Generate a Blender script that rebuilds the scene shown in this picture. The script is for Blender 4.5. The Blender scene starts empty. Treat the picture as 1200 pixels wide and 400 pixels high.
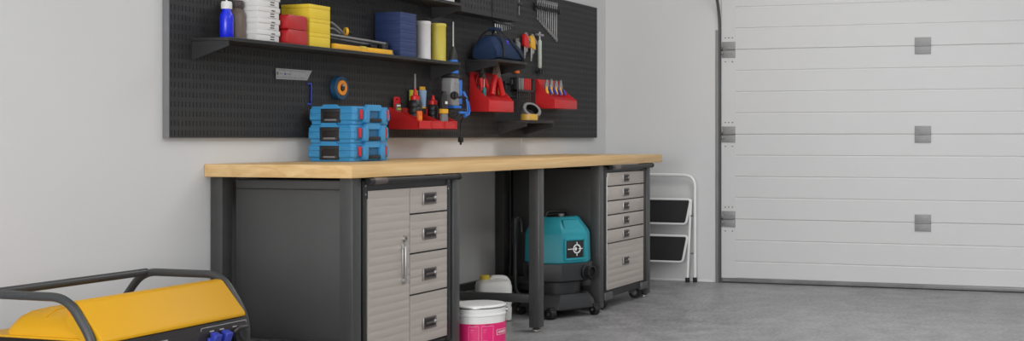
import bpy, bmesh, math, random
from mathutils import Vector, Matrix
random.seed(7)
PI = math.pi
S = bpy.context.scene
COL = S.collection

# ------------------------------------------------------------------ materials
def lin(c):
    c = c / 255.0
    return c / 12.92 if c <= 0.04045 else ((c + 0.055) / 1.055) ** 2.4

def rgba(c):
    return (lin(c[0]), lin(c[1]), lin(c[2]), 1.0)

def mat(name, c, rough=0.5, metal=0.0, var=0.06, scale=14.0, bump=0.0, bscale=None, stretch=(1, 1, 1), coat=0.0, spec=0.5):
    m = bpy.data.materials.new(name)
    m.use_nodes = True
    nt = m.node_tree
    b = nt.nodes['Principled BSDF']
    b.inputs['Roughness'].default_value = rough
    b.inputs['Metallic'].default_value = metal
    b.inputs['Coat Weight'].default_value = coat
    b.inputs['Specular IOR Level'].default_value = spec
    tc = nt.nodes.new('ShaderNodeTexCoord')
    mp = nt.nodes.new('ShaderNodeMapping')
    mp.inputs['Scale'].default_value = stretch
    nt.links.new(tc.outputs['Object'], mp.inputs['Vector'])
    nz = nt.nodes.new('ShaderNodeTexNoise')
    nz.inputs['Scale'].default_value = scale
    nz.inputs['Detail'].default_value = 5
    nt.links.new(mp.outputs['Vector'], nz.inputs['Vector'])
    rp = nt.nodes.new('ShaderNodeValToRGB')
    a = rgba(c)
    rp.color_ramp.elements[0].position = 0.3
    rp.color_ramp.elements[1].position = 0.7
    rp.color_ramp.elements[0].color = tuple(x * (1 - var) for x in a[:3]) + (1,)
    rp.color_ramp.elements[1].color = tuple(min(1, x * (1 + var)) for x in a[:3]) + (1,)
    nt.links.new(nz.outputs['Fac'], rp.inputs['Fac'])
    nt.links.new(rp.outputs['Color'], b.inputs['Base Color'])
    if bump:
        n2 = nt.nodes.new('ShaderNodeTexNoise')
        n2.inputs['Scale'].default_value = bscale or scale * 8
        n2.inputs['Detail'].default_value = 4
        nt.links.new(mp.outputs['Vector'], n2.inputs['Vector'])
        bp = nt.nodes.new('ShaderNodeBump')
        bp.inputs['Strength'].default_value = bump
        bp.inputs['Distance'].default_value = 0.01
        nt.links.new(n2.outputs['Fac'], bp.inputs['Height'])
        nt.links.new(bp.outputs['Normal'], b.inputs['Normal'])
    return m

def wood_mat():
    m = bpy.data.materials.new('pine_wood')
    m.use_nodes = True
    nt = m.node_tree
    b = nt.nodes['Principled BSDF']
    b.inputs['Roughness'].default_value = 0.45
    tc = nt.nodes.new('ShaderNodeTexCoord')
    mp = nt.nodes.new('ShaderNodeMapping')
    mp.inputs['Scale'].default_value = (0.9, 6.0, 22.0)
    nt.links.new(tc.outputs['Object'], mp.inputs['Vector'])
    n1 = nt.nodes.new('ShaderNodeTexNoise')
    n1.inputs['Scale'].default_value = 2.2
    n1.inputs['Detail'].default_value = 6
    n1.inputs['Distortion'].default_value = 0.6
    nt.links.new(mp.outputs['Vector'], n1.inputs['Vector'])
    rp = nt.nodes.new('ShaderNodeValToRGB')
    rp.color_ramp.elements[0].position = 0.32
    rp.color_ramp.elements[0].color = rgba((206, 166, 108))
    rp.color_ramp.elements[1].position = 0.68
    rp.color_ramp.elements[1].color = rgba((226, 192, 140))
    nt.links.new(n1.outputs['Fac'], rp.inputs['Fac'])
    nt.links.new(rp.outputs['Color'], b.inputs['Base Color'])
    return m

def floor_mat():
    m = bpy.data.materials.new('polished_concrete')
    m.use_nodes = True
    nt = m.node_tree
    b = nt.nodes['Principled BSDF']
    tc = nt.nodes.new('ShaderNodeTexCoord')
    def noise(scale, detail, dist=0.0):
        n = nt.nodes.new('ShaderNodeTexNoise')
        n.inputs['Scale'].default_value = scale
        n.inputs['Detail'].default_value = detail
        n.inputs['Distortion'].default_value = dist
        nt.links.new(tc.outputs['Object'], n.inputs['Vector'])
        return n
    n1, n2, n3 = noise(1.1, 8, 0.5), noise(7, 10, 0.4), noise(45, 5)
    mx = nt.nodes.new('ShaderNodeMix'); mx.data_type = 'FLOAT'
    mx.inputs[0].default_value = 0.6
    nt.links.new(n1.outputs['Fac'], mx.inputs[2]); nt.links.new(n2.outputs['Fac'], mx.inputs[3])
    mx2 = nt.nodes.new('ShaderNodeMix'); mx2.data_type = 'FLOAT'
    mx2.inputs[0].default_value = 0.38
    nt.links.new(mx.outputs[0], mx2.inputs[2]); nt.links.new(n3.outputs['Fac'], mx2.inputs[3])
    rp = nt.nodes.new('ShaderNodeValToRGB')
    rp.color_ramp.elements[0].position = 0.385
    rp.color_ramp.elements[0].color = rgba((112, 112, 113))
    rp.color_ramp.elements[1].position = 0.615
    rp.color_ramp.elements[1].color = rgba((158, 158, 159))
    nt.links.new(mx2.outputs[0], rp.inputs['Fac'])
    nt.links.new(rp.outputs['Color'], b.inputs['Base Color'])
    rr = nt.nodes.new('ShaderNodeMapRange')
    rr.inputs['To Min'].default_value = 0.33
    rr.inputs['To Max'].default_value = 0.52
    nt.links.new(n2.outputs['Fac'], rr.inputs['Value'])
    nt.links.new(rr.outputs['Result'], b.inputs['Roughness'])
    bp = nt.nodes.new('ShaderNodeBump')
    bp.inputs['Strength'].default_value = 0.08
    bp.inputs['Distance'].default_value = 0.01
    nt.links.new(n3.outputs['Fac'], bp.inputs['Height'])
    nt.links.new(bp.outputs['Normal'], b.inputs['Normal'])
    return m

M = {}
def defm(k, *a, **kw):
    M[k] = mat(k, *a, **kw)
defm('wall_paint', (208, 208, 208), 0.85, var=0.012, scale=2.0, bump=0.03, bscale=260)
defm('ceiling_paint', (225, 225, 225), 0.9, var=0.01)
defm('door_paint', (206, 206, 206), 0.6, var=0.01, scale=3, bump=0.015, bscale=180)
defm('steel_plate', (146, 146, 146), 0.55, 0.25, var=0.05, scale=90)
defm('track_steel', (150, 150, 150), 0.45, 0.3, var=0.05)
defm('track_dark', (92, 92, 93), 0.4, 0.3)
defm('peg_edge', (120, 120, 121), 0.5, 0.1)
defm('seal_rubber', (128, 128, 129), 0.32, var=0.2, scale=6)
defm('seal_dark', (40, 40, 40), 0.7)
defm('trim_white', (215, 215, 214), 0.6, var=0.01)
defm('black_steel', (68, 68, 68), 0.36, 0.15, var=0.05, scale=30, bump=0.02, bscale=500)
defm('black_frame', (34, 34, 35), 0.4, 0.15, var=0.05)
defm('cabinet_side', (74, 74, 74), 0.5, 0.1, var=0.03, scale=4)
defm('peg_black', (40, 40, 41), 0.6, 0.0, var=0.05, scale=5)
defm('shelf_black', (47, 47, 48), 0.5, 0.1, var=0.05, scale=6)
defm('slat_steel', (184, 175, 168), 0.38, 0.35, var=0.05, scale=40, stretch=(0.2, 1, 6))
defm('chrome', (160, 157, 154), 0.38, 0.7, var=0.03)
defm('pull_plate', (104, 96, 93), 0.35, 0.5, var=0.05)
defm('tool_steel', (165, 165, 165), 0.32, 0.75, var=0.08, scale=50)
defm('dull_steel', (138, 138, 138), 0.4, 0.6, var=0.08, scale=50)
defm('black_plastic', (30, 30, 31), 0.45, var=0.08)
defm('black_rubber', (22, 22, 22), 0.6, var=0.1)
defm('bumper_grey', (78, 78, 79), 0.5)
defm('grey_plastic', (120, 120, 121), 0.5)
defm('case_blue', (58, 140, 192), 0.42, var=0.03)
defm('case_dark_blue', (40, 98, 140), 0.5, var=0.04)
defm('clip_red', (190, 40, 45), 0.45)
defm('bin_red', (196, 34, 38), 0.42, var=0.03)
defm('tool_red', (200, 22, 28), 0.4)
defm('box_red', (176, 28, 32), 0.45, var=0.04)
defm('box_yellow', (226, 196, 52), 0.5, var=0.03)
defm('box_navy', (38, 56, 100), 0.55, var=0.04)
defm('box_white', (215, 214, 212), 0.6, var=0.02)
defm('box_line', (150, 150, 150), 0.7)
defm('print_black', (25, 25, 26), 0.7)
defm('print_white', (225, 225, 225), 0.6)
defm('can_grey', (142, 143, 144), 0.45, 0.2)
defm('can_white', (208, 206, 206), 0.45, var=0.02)
defm('can_yellow', (196, 180, 72), 0.45, var=0.03)
defm('bottle_blue', (22, 40, 215), 0.25, var=0.03)
defm('bottle_brown', (108, 92, 82), 0.35, var=0.05)
defm('cap_brown', (62, 54, 50), 0.4)
defm('tool_yellow', (228, 172, 40), 0.45, var=0.03)
defm('tape_orange', (232, 138, 28), 0.5)
defm('tape_blue', (22, 68, 98), 0.5)
defm('line_blue', (44, 64, 160), 0.5)
defm('print_blue', (40, 60, 150), 0.6)
defm('tool_blue', (40, 112, 205), 0.42)
defm('tube_blue', (140, 170, 205), 0.45)
defm('tool_teal', (30, 110, 110), 0.45)
defm('plug_orange', (225, 100, 25), 0.5)
defm('lime', (170, 175, 45), 0.5)
defm('bag_navy', (3, 36, 70), 0.8, var=0.1, scale=40, bump=0.12, bscale=300)
defm('bag_black', (24, 24, 26), 0.75, var=0.1, scale=60)
defm('purple', (80, 40, 190), 0.6)
defm('foam_grey', (178, 186, 176), 0.6, var=0.08, scale=80)
defm('duct_grey', (128, 128, 126), 0.5, var=0.05)
defm('tape_gold', (205, 165, 70), 0.4, var=0.14, scale=60)
defm('vac_teal', (32, 136, 150), 0.4, var=0.02)
defm('vac_dark', (46, 47, 49), 0.38, var=0.05)
defm('vac_black', (24, 24, 25), 0.45)
defm('pail_white', (226, 226, 224), 0.35, var=0.015)
defm('pail_pink', (222, 36, 112), 0.45, var=0.02)
defm('pail_pale', (240, 170, 195), 0.5)
defm('jerry_white', (216, 216, 213), 0.4, var=0.02)
defm('cap_yellow', (218, 190, 70), 0.4)
defm('ladder_white', (228, 228, 227), 0.35, var=0.01)
defm('ladder_mat', (36, 36, 37), 0.75, var=0.08, scale=90, bump=0.1, bscale=200)
defm('gen_yellow', (208, 154, 16), 0.48, var=0.015, scale=4, spec=0.3)
defm('gen_yellow_shade', (216, 140, 30), 0.45)  # generator yellow darkened to orange, shade put into the colour
defm('gen_tube', (58, 59, 60), 0.4, 0.1, var=0.04)
defm('gen_black', (36, 32, 32), 0.45)
defm('socket_blue', (44, 58, 158), 0.4)
defm('lcd_grey', (170, 170, 172), 0.4)
M['pine'] = wood_mat()
M['concrete'] = floor_mat()

# ------------------------------------------------------------------ mesh builder
class MB:
    """collects shapes given in world coordinates, links them as one mesh"""
    def __init__(s):
        s.bm = bmesh.new()
        s.mats = []
        s.cur = 0
    def m(s, name):
        if name not in s.mats:
            s.mats.append(name)
        s.cur = s.mats.index(name)
        return s
    def _fin(s, faces):
        for f in faces:
            f.material_index = s.cur
    def _add(s, verts, faces):
        vs = [s.bm.verts.new(v) for v in verts]
        out = []
        for f in faces:
            try:
                out.append(s.bm.faces.new([vs[i] for i in f]))
            except ValueError:
                pass
        s._fin(out)
        return vs, out
    def box(s, x0, x1, y0, y1, z0, z1, bev=0.0, seg=2, rot=None, piv=None):
        x0, x1 = min(x0, x1), max(x0, x1); y0, y1 = min(y0, y1), max(y0, y1); z0, z1 = min(z0, z1), max(z0, z1)
        v = [(x, y, z) for z in (z0, z1) for y in (y0, y1) for x in (x0, x1)]
        f = [(0, 2, 3, 1), (4, 5, 7, 6), (0, 1, 5, 4), (2, 6, 7, 3), (0, 4, 6, 2), (1, 3, 7, 5)]
        vs, fs = s._add(v, f)
        if bev > 0:
            es = list({e for q in fs for e in q.edges})
            r = bmesh.ops.bevel(s.bm, geom=es, offset=bev, segments=seg, profile=0.5, affect='EDGES', clamp_overlap=True)
            s._fin(r['faces'])
            vs = list({vv for q in r['faces'] for vv in q.verts} | {vv for vv in vs if vv.is_valid})
        if rot is not None:
            p = Vector(piv if piv else ((x0 + x1) / 2, (y0 + y1) / 2, (z0 + z1) / 2))
            bmesh.ops.rotate(s.bm, cent=p, matrix=rot, verts=vs)
        return s
    def hexa(s, pts):
        """8 points: bottom ring of 4, top ring of 4"""
        s._add(pts, [(3, 2, 1, 0), (4, 5, 6, 7), (0, 1, 5, 4), (1, 2, 6, 5), (2, 3, 7, 6), (3, 0, 4, 7)])
        return s
    def prism(s, poly, axis, a, b, bev=0.0):
        """poly in the plane across the axis: x -> (y,z), y -> (x,z), z -> (x,y)"""
        def P(u, v, w):
            return {'x': (w, u, v), 'y': (u, w, v), 'z': (u, v, w)}[axis]
        n = len(poly)
        vs, fs = s._add([P(u, v, a) for u, v in poly] + [P(u, v, b) for u, v in poly],
               [tuple(range(n - 1, -1, -1)), tuple(range(n, 2 * n))] + [(i, (i + 1) % n, n + (i + 1) % n, n + i) for i in range(n)])
        if bev > 0:
            es = list({e for q in fs for e in q.edges})
            r = bmesh.ops.bevel(s.bm, geom=es, offset=bev, segments=2, profile=0.5, affect='EDGES', clamp_overlap=True)
            s._fin(r['faces'])
        return s
    def loft(s, rings, cap=True, closed=True):
        n = len(rings[0])
        v = [p for r in rings for p in r]
        f = []
        for k in range(len(rings) - 1):
            for i in range(n if closed else n - 1):
                j = (i + 1) % n
                f.append((k * n + i, k * n + j, (k + 1) * n + j, (k + 1) * n + i))
        if cap:
            f.append(tuple(range(n - 1, -1, -1)))
            f.append(tuple((len(rings) - 1) * n + i for i in range(n)))
        s._add(v, f)
        return s
    def lathe(s, prof, c, axis=(0, 0, 1), seg=28, cap=True, sx=1.0):
        """prof: (radius, height) list along the axis from c"""
        a = Vector(axis).normalized()
        q = Vector((0, 0, 1)).rotation_difference(a)
        c = Vector(c)
        rings = []
        for r, h in prof:
            rings.append([c + q @ Vector((r * sx * math.cos(2 * PI * i / seg), r * math.sin(2 * PI * i / seg), h)) for i in range(seg)])
        s.loft(rings, cap)
        return s
    def cyl(s, p0, p1, r0, r1=None, seg=16):
        p0, p1 = Vector(p0), Vector(p1)
        d = p1 - p0
        s.lathe([(r0, 0), (r1 if r1 is not None else r0, d.length)], p0, d, seg)
        return s
    def ring(s, c, axis, ro, ri, h, seg=32):
        """a tube section (roll of tape) centred on c"""
        a = Vector(axis).normalized()
        c = Vector(c) - a * h / 2
        b = min(h, ro - ri) * 0.12
        s.lathe([(ri, b), (ri + b, 0), (ro - b, 0), (ro, b), (ro, h - b), (ro - b, h), (ri + b, h), (ri, h - b), (ri, b)], c, a, seg, cap=False)
        return s
    def sphere(s, c, r, seg=16, scale=(1, 1, 1)):
        prof = [(max(1e-4, math.sin(PI * k / 10)) , -math.cos(PI * k / 10)) for k in range(11)]
        c = Vector(c)
        rings = [[(c.x + r * scale[0] * p * math.cos(2 * PI * i / seg), c.y + r * scale[1] * p * math.sin(2 * PI * i / seg), c.z + r * scale[2] * h) for i in range(seg)] for p, h in prof]
        s.loft(rings)
        return s
    def tube(s, pts, r, seg=12, fillet=0.0, fs=6, closed=False, flat=1.0):
        pts = [Vector(p) for p in pts]
        if fillet > 0:
            out = []
            n = len(pts)
            for i, p in enumerate(pts):
                if not closed and i in (0, n - 1):
                    out.append(p); continue
                a, b = pts[i - 1], pts[(i + 1) % n]
                d1, d2 = (a - p), (b - p)
                f = min(fillet, d1.length * 0.48, d2.length * 0.48)
                q0, q1 = p + d1.normalized() * f, p + d2.normalized() * f
                for k in range(fs + 1):
                    t = k / fs
                    out.append(q0 * (1 - t) ** 2 + p * 2 * t * (1 - t) + q1 * t * t)
            pts = out
        n = len(pts)
        def tang(i):
            if closed:
                return (pts[(i + 1) % n] - pts[i - 1]).normalized()
            return (pts[min(i + 1, n - 1)] - pts[max(i - 1, 0)]).normalized()
        t0 = tang(0)
        ref = Vector((0, 0, 1)) if abs(t0.z) < 0.9 else Vector((0, 1, 0))
        u = t0.cross(ref).normalized()
        rings = []
        pt = t0
        for i in range(n):
            t = tang(i)
            u = pt.rotation_difference(t) @ u
            u = (u - t * u.dot(t)).normalized()
            v = t.cross(u)
            pt = t
            rings.append([pts[i] + u * r * math.cos(2 * PI * k / seg) + v * r * flat * math.sin(2 * PI * k / seg) for k in range(seg)])
        if closed:
            rings.append(rings[0])
            s.loft(rings, cap=False)
        else:
            s.loft(rings)
        return s
    def build(s, name, mats=None, parent=None, root=None, loc=None, smooth=35):
        bm = s.bm
        bmesh.ops.remove_doubles(bm, verts=bm.verts, dist=1e-6)
        bmesh.ops.recalc_face_normals(bm, faces=bm.faces)
        if root is None and parent is not None:
            root = parent
            while root.parent: root = root.parent
        off = Vector(loc) if loc is not None else (Vector(root.location) if root else Vector((0, 0, 0)))
        for v in bm.verts:
            v.co -= off
        me = bpy.data.meshes.new(name)
        bm.to_mesh(me); bm.free()
        names = s.mats if s.mats else [mats]
        for k in names:
            me.materials.append(M[k])
        if smooth:
            me.polygons.foreach_set('use_smooth', [True] * len(me.polygons))
            me.set_sharp_from_angle(angle=math.radians(smooth))
        o = bpy.data.objects.new(name, me)
        COL.objects.link(o)
        if parent is not None:
            o.parent = parent
        else:
            o.location = off
        return o

def tag(o, label, cat, group=None):
    o['label'] = label; o['category'] = cat
    if group: o['group'] = group
    return o

def thing(name, label, cat, loc, group=None):
    o = bpy.data.objects.new(name, None)
    COL.objects.link(o)
    o.location = loc
    o.empty_display_size = 0.1
    return tag(o, label, cat, group)

def struct(name, mb, m, parent=None, smooth=35):
    o = mb.build(name, m, parent, smooth=smooth)
    if parent is None: o['kind'] = 'structure'
    return o

def copy_tree(o, parent=None):
    c = o.copy(); COL.objects.link(c)
    if parent: c.parent = parent
    for ch in list(o.children): copy_tree(ch, c)
    return c

def dup(o, delta, label):
    c = copy_tree(o)
    c.location = Vector(o.location) + Vector(delta)
    c['label'] = label
    return c

def rz(a): return Matrix.Rotation(a, 3, 'Z')
def rx(a): return Matrix.Rotation(a, 3, 'X')
def ry(a): return Matrix.Rotation(a, 3, 'Y')

# ------------------------------------------------------------------ setting
XD = 8.48          # inner face of the wall that carries the sectional door
XB = -2.6          # wall behind the camera
YR = -6.4          # wall to the right
ZC = 3.0
struct('floor', MB().box(XB - .1, XD + .15, YR - .1, .1, -.1, 0), 'concrete')
struct('ceiling', MB().box(XB - .1, XD + .15, YR - .1, .1, ZC, ZC + .1), 'ceiling_paint')
struct('wall_left', MB().box(XB - .1, XD + .15, 0, .1, 0, ZC), 'wall_paint')
struct('wall_right', MB().box(XB - .1, XD + .15, YR - .1, YR, 0, ZC), 'wall_paint')
DY0, DY1, DZ1 = -.862, -5.2, 2.32
w = MB()
w.box(XD, XD + .1, DY0, 0, 0, ZC).box(XD, XD + .1, YR, DY1, 0, ZC).box(XD, XD + .1, DY1, DY0, DZ1, ZC)
struct('wall_back', w, 'wall_paint')
# wall behind the camera with a wide window opening, added to light the room
WY0, WY1, WZ0, WZ1 = -4.6, -1.0, 0.45, 2.1
w = MB()
w.box(XB - .1, XB, YR, WY0, 0, ZC).box(XB - .1, XB, WY1, 0, 0, ZC).box(XB - .1, XB, WY0, WY1, 0, WZ0).box(XB - .1, XB, WY0, WY1, WZ1, ZC)
struct('wall_front', w, 'wall_paint')
f = MB()
for a, b, c, d in ((WY0, WY1, WZ0, WZ0 + .05), (WY0, WY1, WZ1 - .05, WZ1), (WY0, WY0 + .05, WZ0, WZ1), (WY1 - .05, WY1, WZ0, WZ1), (-2.83, -2.77, WZ0, WZ1)):
    f.box(XB - .08, XB - .02, a, b, c, d)
struct('added_window_1', f, 'trim_white')  # frame of the unseen window put in for light
struct('baseboard_back', MB().box(XD - .008, XD, DY0 + .06, -.002, 0, .014, .002), 'trim_white')
struct('trim_1', MB().box(7.151, 7.164, -.005, 0, .0, .999), 'trim_white')

# sectional door
door = MB()
door.box(XD + .045, XD + .06, DY1, DY0, .03, DZ1)
door = struct('door_1', door, 'door_paint')
sec = [.032, .439, 1.023, 1.607, 2.19, DZ1]
for i in range(len(sec) - 1):
    z0, z1 = sec[i], sec[i + 1]
    # profile (x, z) of the ribbed skin, with a shallow groove each 0.146 m
    gz = [z for z in [1.023 + .146 * k for k in range(-8, 10)] if z0 + .03 < z < z1 - .03]
    pr = [(XD + .045, z0 + .0003), (XD + .005, z0 + .0003), (XD, z0 + .005)]
    for z in gz:
        pr += [(XD, z - .006), (XD + .0035, z - .002), (XD + .0035, z + .002), (XD, z + .006)]
    pr += [(XD, z1 - .005), (XD + .005, z1 - .0003), (XD + .045, z1 - .0003)]
    p = MB().m('door_paint').prism(pr, 'y', DY1, -.966)
    p.box(XD - .002, XD + .045, -.966, DY0 - .004, z0 + .001, z1 - .001)     # plain end stile
    struct('panel', p, None, door)
def hinge(y0, y1, zc, n, roller=False):
    p = MB().m('steel_plate')
    p.box(XD - .007, XD, y0, y1, zc + .003, zc + .055, .001)
    p.box(XD - .007, XD, y0, y1, zc - .055, zc - .003, .001)
    p.m('dull_steel').cyl((XD - .007, y0, zc), (XD - .007, y1, zc), .0045)
    for yy in (y0 + (y1 - y0) * .25, y0 + (y1 - y0) * .75):
        for zz in (zc + .03, zc - .03):
            p.cyl((XD - .007, yy, zz), (XD - .011, yy, zz), .004, .003, 8)
    o = p.build('hinge', None, door)
    if roller:
        r = MB().m('dull_steel')
        for dz in (.022, -.022):
            r.box(XD - .022, XD - .006, y1 - .014, y1 + .002, zc + dz - .008, zc + dz + .008, .002)
        r.m('seal_dark').cyl((XD - .012, y1 - .01, zc), (XD - .012, y1 + .012, zc), .004)
        r.m('tool_steel').cyl((XD - .011, y1 + .006, zc), (XD - .011, y1 + .014, zc), .006)
        r.build('roller', None, o)
for zc in sec[1:4]:
    hinge(-.966, -.87, zc, 0, True)
    hinge(-2.311, -2.204, zc, 0)
    hinge(-3.65, -3.543, zc, 0)
    b = MB().m('seal_dark')
    for yy in (-.894, -.919, -.945):
        b.cyl((XD - .002, yy, zc + .082), (XD - .006, yy, zc + .082), .0042, .003, 10)
    for yy in (-.894, -.945):
        b.cyl((XD - .002, yy, zc - .082), (XD - .006, yy, zc - .082), .0042, .003, 10)
    b.build('bolt', None, door)
# bottom seal
s_ = MB().m('seal_rubber').box(XD + .002, XD + .04, DY1, DY0 - .006, .006, .034, .004)
s_.m('seal_dark').box(XD + .006, XD + .036, DY1, DY0 - .006, 0, .008)
s_.build('bottom_seal', None, door)
# vertical track that curls into the room at the top
def track_path(x, n=14, R=.38, zt=1.74):
    pts = [(x, 0.0), (x, zt)]
    for k in range(1, n + 1):
        a = (PI / 2) * k / n
        pts.append((x - R + R * math.cos(a), zt + R * math.sin(a)))
    pts.append((x - R - 2.2, zt + R))
    return pts
def strip(mb, path, y0, y1, t):
    rings = []
    for i, (x, z) in enumerate(path):
        a = path[max(i - 1, 0)]; b = path[min(i + 1, len(path) - 1)]
        d = Vector((b[0] - a[0], b[1] - a[1])).normalized()
        nx, nz = -d.y, d.x
        rings.append([(x, y0, z), (x, y1, z), (x + nx * t, y1, z + nz * t), (x + nx * t, y0, z + nz * t)])
    mb.loft(rings)
tr = MB().m('track_steel').box(XD - .006, XD - .001, -.851, -.823, 0, 1.745, .001)
tr.m('track_dark')
strip(tr, track_path(XD - .003), -.865, -.852, .003)
strip(tr, track_path(XD - .018), -.865, -.852, .003)
pa, pb = track_path(XD - .003), track_path(XD - .021)
tr.loft([[(a[0], -.852, a[1]), (a[0], -.849, a[1]), (b[0], -.849, b[1]), (b[0], -.852, b[1])] for a, b in zip(pa, pb)])
tr.build('track', None, door)

# ------------------------------------------------------------------ pegboard
PF = -.03
PX0, PX1, PZ0, PZ1 = 4.094, 8.258, 1.0, 1.902
def slotted(mb_verts, mb_faces, x0, x1, z0, z1, yf, cx, cz, sw, sh, dep):
    """a front face with recessed vertical slots (real hollows), on the plane y = yf"""
    nx = max(1, int(round((x1 - x0) / cx))); nz = max(1, int(round((z1 - z0) / cz)))
    ax, az = (x1 - x0) / nx, (z1 - z0) / nz
    V, F = mb_verts, mb_faces
    for i in range(nx):
        for k in range(nz):
            a, b = x0 + i * ax, x0 + (i + 1) * ax
            c, d = z0 + k * az, z0 + (k + 1) * az
            mx, mz = (a + b) / 2, (c + d) / 2
            n = len(V)
            V += [(a, yf, c), (b, yf, c), (b, yf, d), (a, yf, d)]
            q = [(mx - sw / 2, mz - sh / 2), (mx + sw / 2, mz - sh / 2), (mx + sw / 2, mz + sh / 2), (mx - sw / 2, mz + sh / 2)]
            V += [(u, yf, v) for u, v in q]
            V += [(u, yf + dep, v) for u, v in q]
            for j in range(4):
                l = (j + 1) % 4
                F.append((n + j, n + l, n + 4 + l, n + 4 + j))
                F.append((n + 4 + j, n + 4 + l, n + 8 + l, n + 8 + j))
            F.append((n + 8, n + 9, n + 10, n + 11))
peg = thing('pegboard', 'long black slotted metal pegboard mounted on the grey wall above the workbench', 'pegboard', (PX0, 0, PZ0))
edges = [PX0, 4.957, 5.782, 6.607, 7.432, PX1]
for i in range(5):
    V, F = [], []
    a, b = edges[i] + (0 if i == 0 else .0008), edges[i + 1] - (0 if i == 4 else .0008)
    slotted(V, F, a, b, PZ0, PZ1, PF, .0205, .0375, .0036, .0215, .004)
    mb = MB().m('peg_black')
    mb._add(V, F)
    n = [(a, PF, PZ0), (b, PF, PZ0), (b, PF, PZ1), (a, PF, PZ1), (a, -.001, PZ0), (b, -.001, PZ0), (b, -.001, PZ1), (a, -.001, PZ1)]
    mb._add(n, [(0, 1, 5, 4), (1, 2, 6, 5), (2, 3, 7, 6), (3, 0, 4, 7), (4, 5, 6, 7)])
    mb.build('panel', None, peg, smooth=0)
MB().box(PX0 - .0025, PX0, PF - .001, -.001, PZ0, PZ1).build('edge_strip', 'peg_edge', peg)

def shelf(label, x0, x1, z, yf, bh, name='shelf', t=.014):
    """shelf board (top at z) with a bracket at each end, hung on the pegboard"""
    o = thing(name, label, 'shelf', ((x0 + x1) / 2, PF, z - t))
    b = MB()
    b.box(x0, x1, yf, PF - .0005, z - t, z - t * .35, .001)
    b.box(x0, x1, yf, yf + .004, z - t * .6, z, .001)
    b.box(x0, x1, yf + .004, PF - .0005, z - t * .4, z - .0015)
    b.build('board', 'shelf_black', o)
    for xb in (x0 + .002, x1 - .006):
        p = MB()
        zz = z - t - .001
        p.prism([(PF - .0005, zz), (yf + .003, zz), (yf + .001, zz - .02), (PF - .0005, zz - bh)], 'x', xb, xb + .004)
        p.build('bracket', 'shelf_black', o)
    return o
SZ = 1.396
shelf('long black wall shelf carrying boxes, bottles and canisters at the left of the pegboard', 4.216, 6.04, SZ, -.206, .075)
shelf('high black shelf cut off by the top edge of the photo', 4.75, 6.05, 1.708, -.21, .064)
shelf('short black shelf under the navy duffel bag', 6.405, 6.765, 1.437, -.232, .062)
shelf('short black shelf low on the board holding the tape rolls', 6.79, 7.155, 1.103, -.218, .07)
# something standing on the high shelf, cut off by the picture edge
tb = MB().m('box_white').box(5.93, 6.005, -.19, -.07, 1.708, 1.86, .003)
tag(tb.build('storage_box', None, None, loc=(5.96, -.13, 1.708)), 'pale box on the high shelf, only its bottom corner in view', 'box')

def wall_bin(x0, x1, label):
    z0, z1, yf = 1.681, 1.92, -.135
    o = thing('storage_pocket', label, 'wall pocket', ((x0 + x1) / 2, PF, z0), 'slotted black wall pockets')
    V, F = [], []
    slotted(V, F, x0, x1, z0 + .02, z1, yf, .036, .0375, .005, .0215, .004)
    p = MB().m('peg_black'); p._add(V, F)
    p.box(x0, x1, yf, yf + .006, z0, z0 + .02)
    p.box(x0, x1, yf + .006, yf + .009, z0 + .02, z1)
    p.build('front_panel', None, o, smooth=0)
    MB().box(x0, x1, yf + .006, PF, z0, z0 + .005).build('bottom_panel', 'shelf_black', o)
    for xa in (x0, x1 - .004):
        MB().box(xa, xa + .004, yf + .009, PF, z0 + .005, z1).build('side_panel', 'shelf_black', o)
wall_bin(6.165, 6.517, 'slotted black wall pocket beside the end of the high shelf, left of the pair')
wall_bin(6.527, 6.84, 'slotted black wall pocket above the duffel bag, right of the pair')

# ------------------------------------------------------------------ workbench
WX0, WX1, WY, WZ = 4.325, 7.775, -.69, .894
bench = thing('workbench', 'long pine topped workbench on black steel legs along the grey wall', 'workbench', (6.05, -.345, 0))
MB().box(WX0, WX1, WY, -.002, .842, WZ, .0025).build('worktop', 'pine', bench)
LEGS = [(4.358, 4.418), (5.142, 5.199), (6.016, 6.074), (6.808, 6.865), (7.554, 7.61)]
for x0, x1 in LEGS:
    for y0, y1 in ((-.671, -.613), (-.062, -.005)):
        l = MB().box(x0, x1, y0, y1, .022, .842, .0025).build('leg', 'black_steel', bench)
        f = MB().m('black_rubber').cyl(((x0 + x1) / 2, (y0 + y1) / 2, .014), ((x0 + x1) / 2, (y0 + y1) / 2, .024), .016)
        f.m('chrome').lathe([(.021, 0), (.026, .003), (.026, .01), (.02, .015)], ((x0 + x1) / 2, (y0 + y1) / 2, 0))
        f.build('levelling_foot', None, l)
    MB().box(x0 + .012, x1 - .012, -.613, -.062, .148, .19, .001).build('side_rail', 'black_steel', bench)
MB().box(6.074, 6.808, -.045, -.02, .148, .19, .001).build('back_stretcher', 'black_steel', bench)

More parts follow.
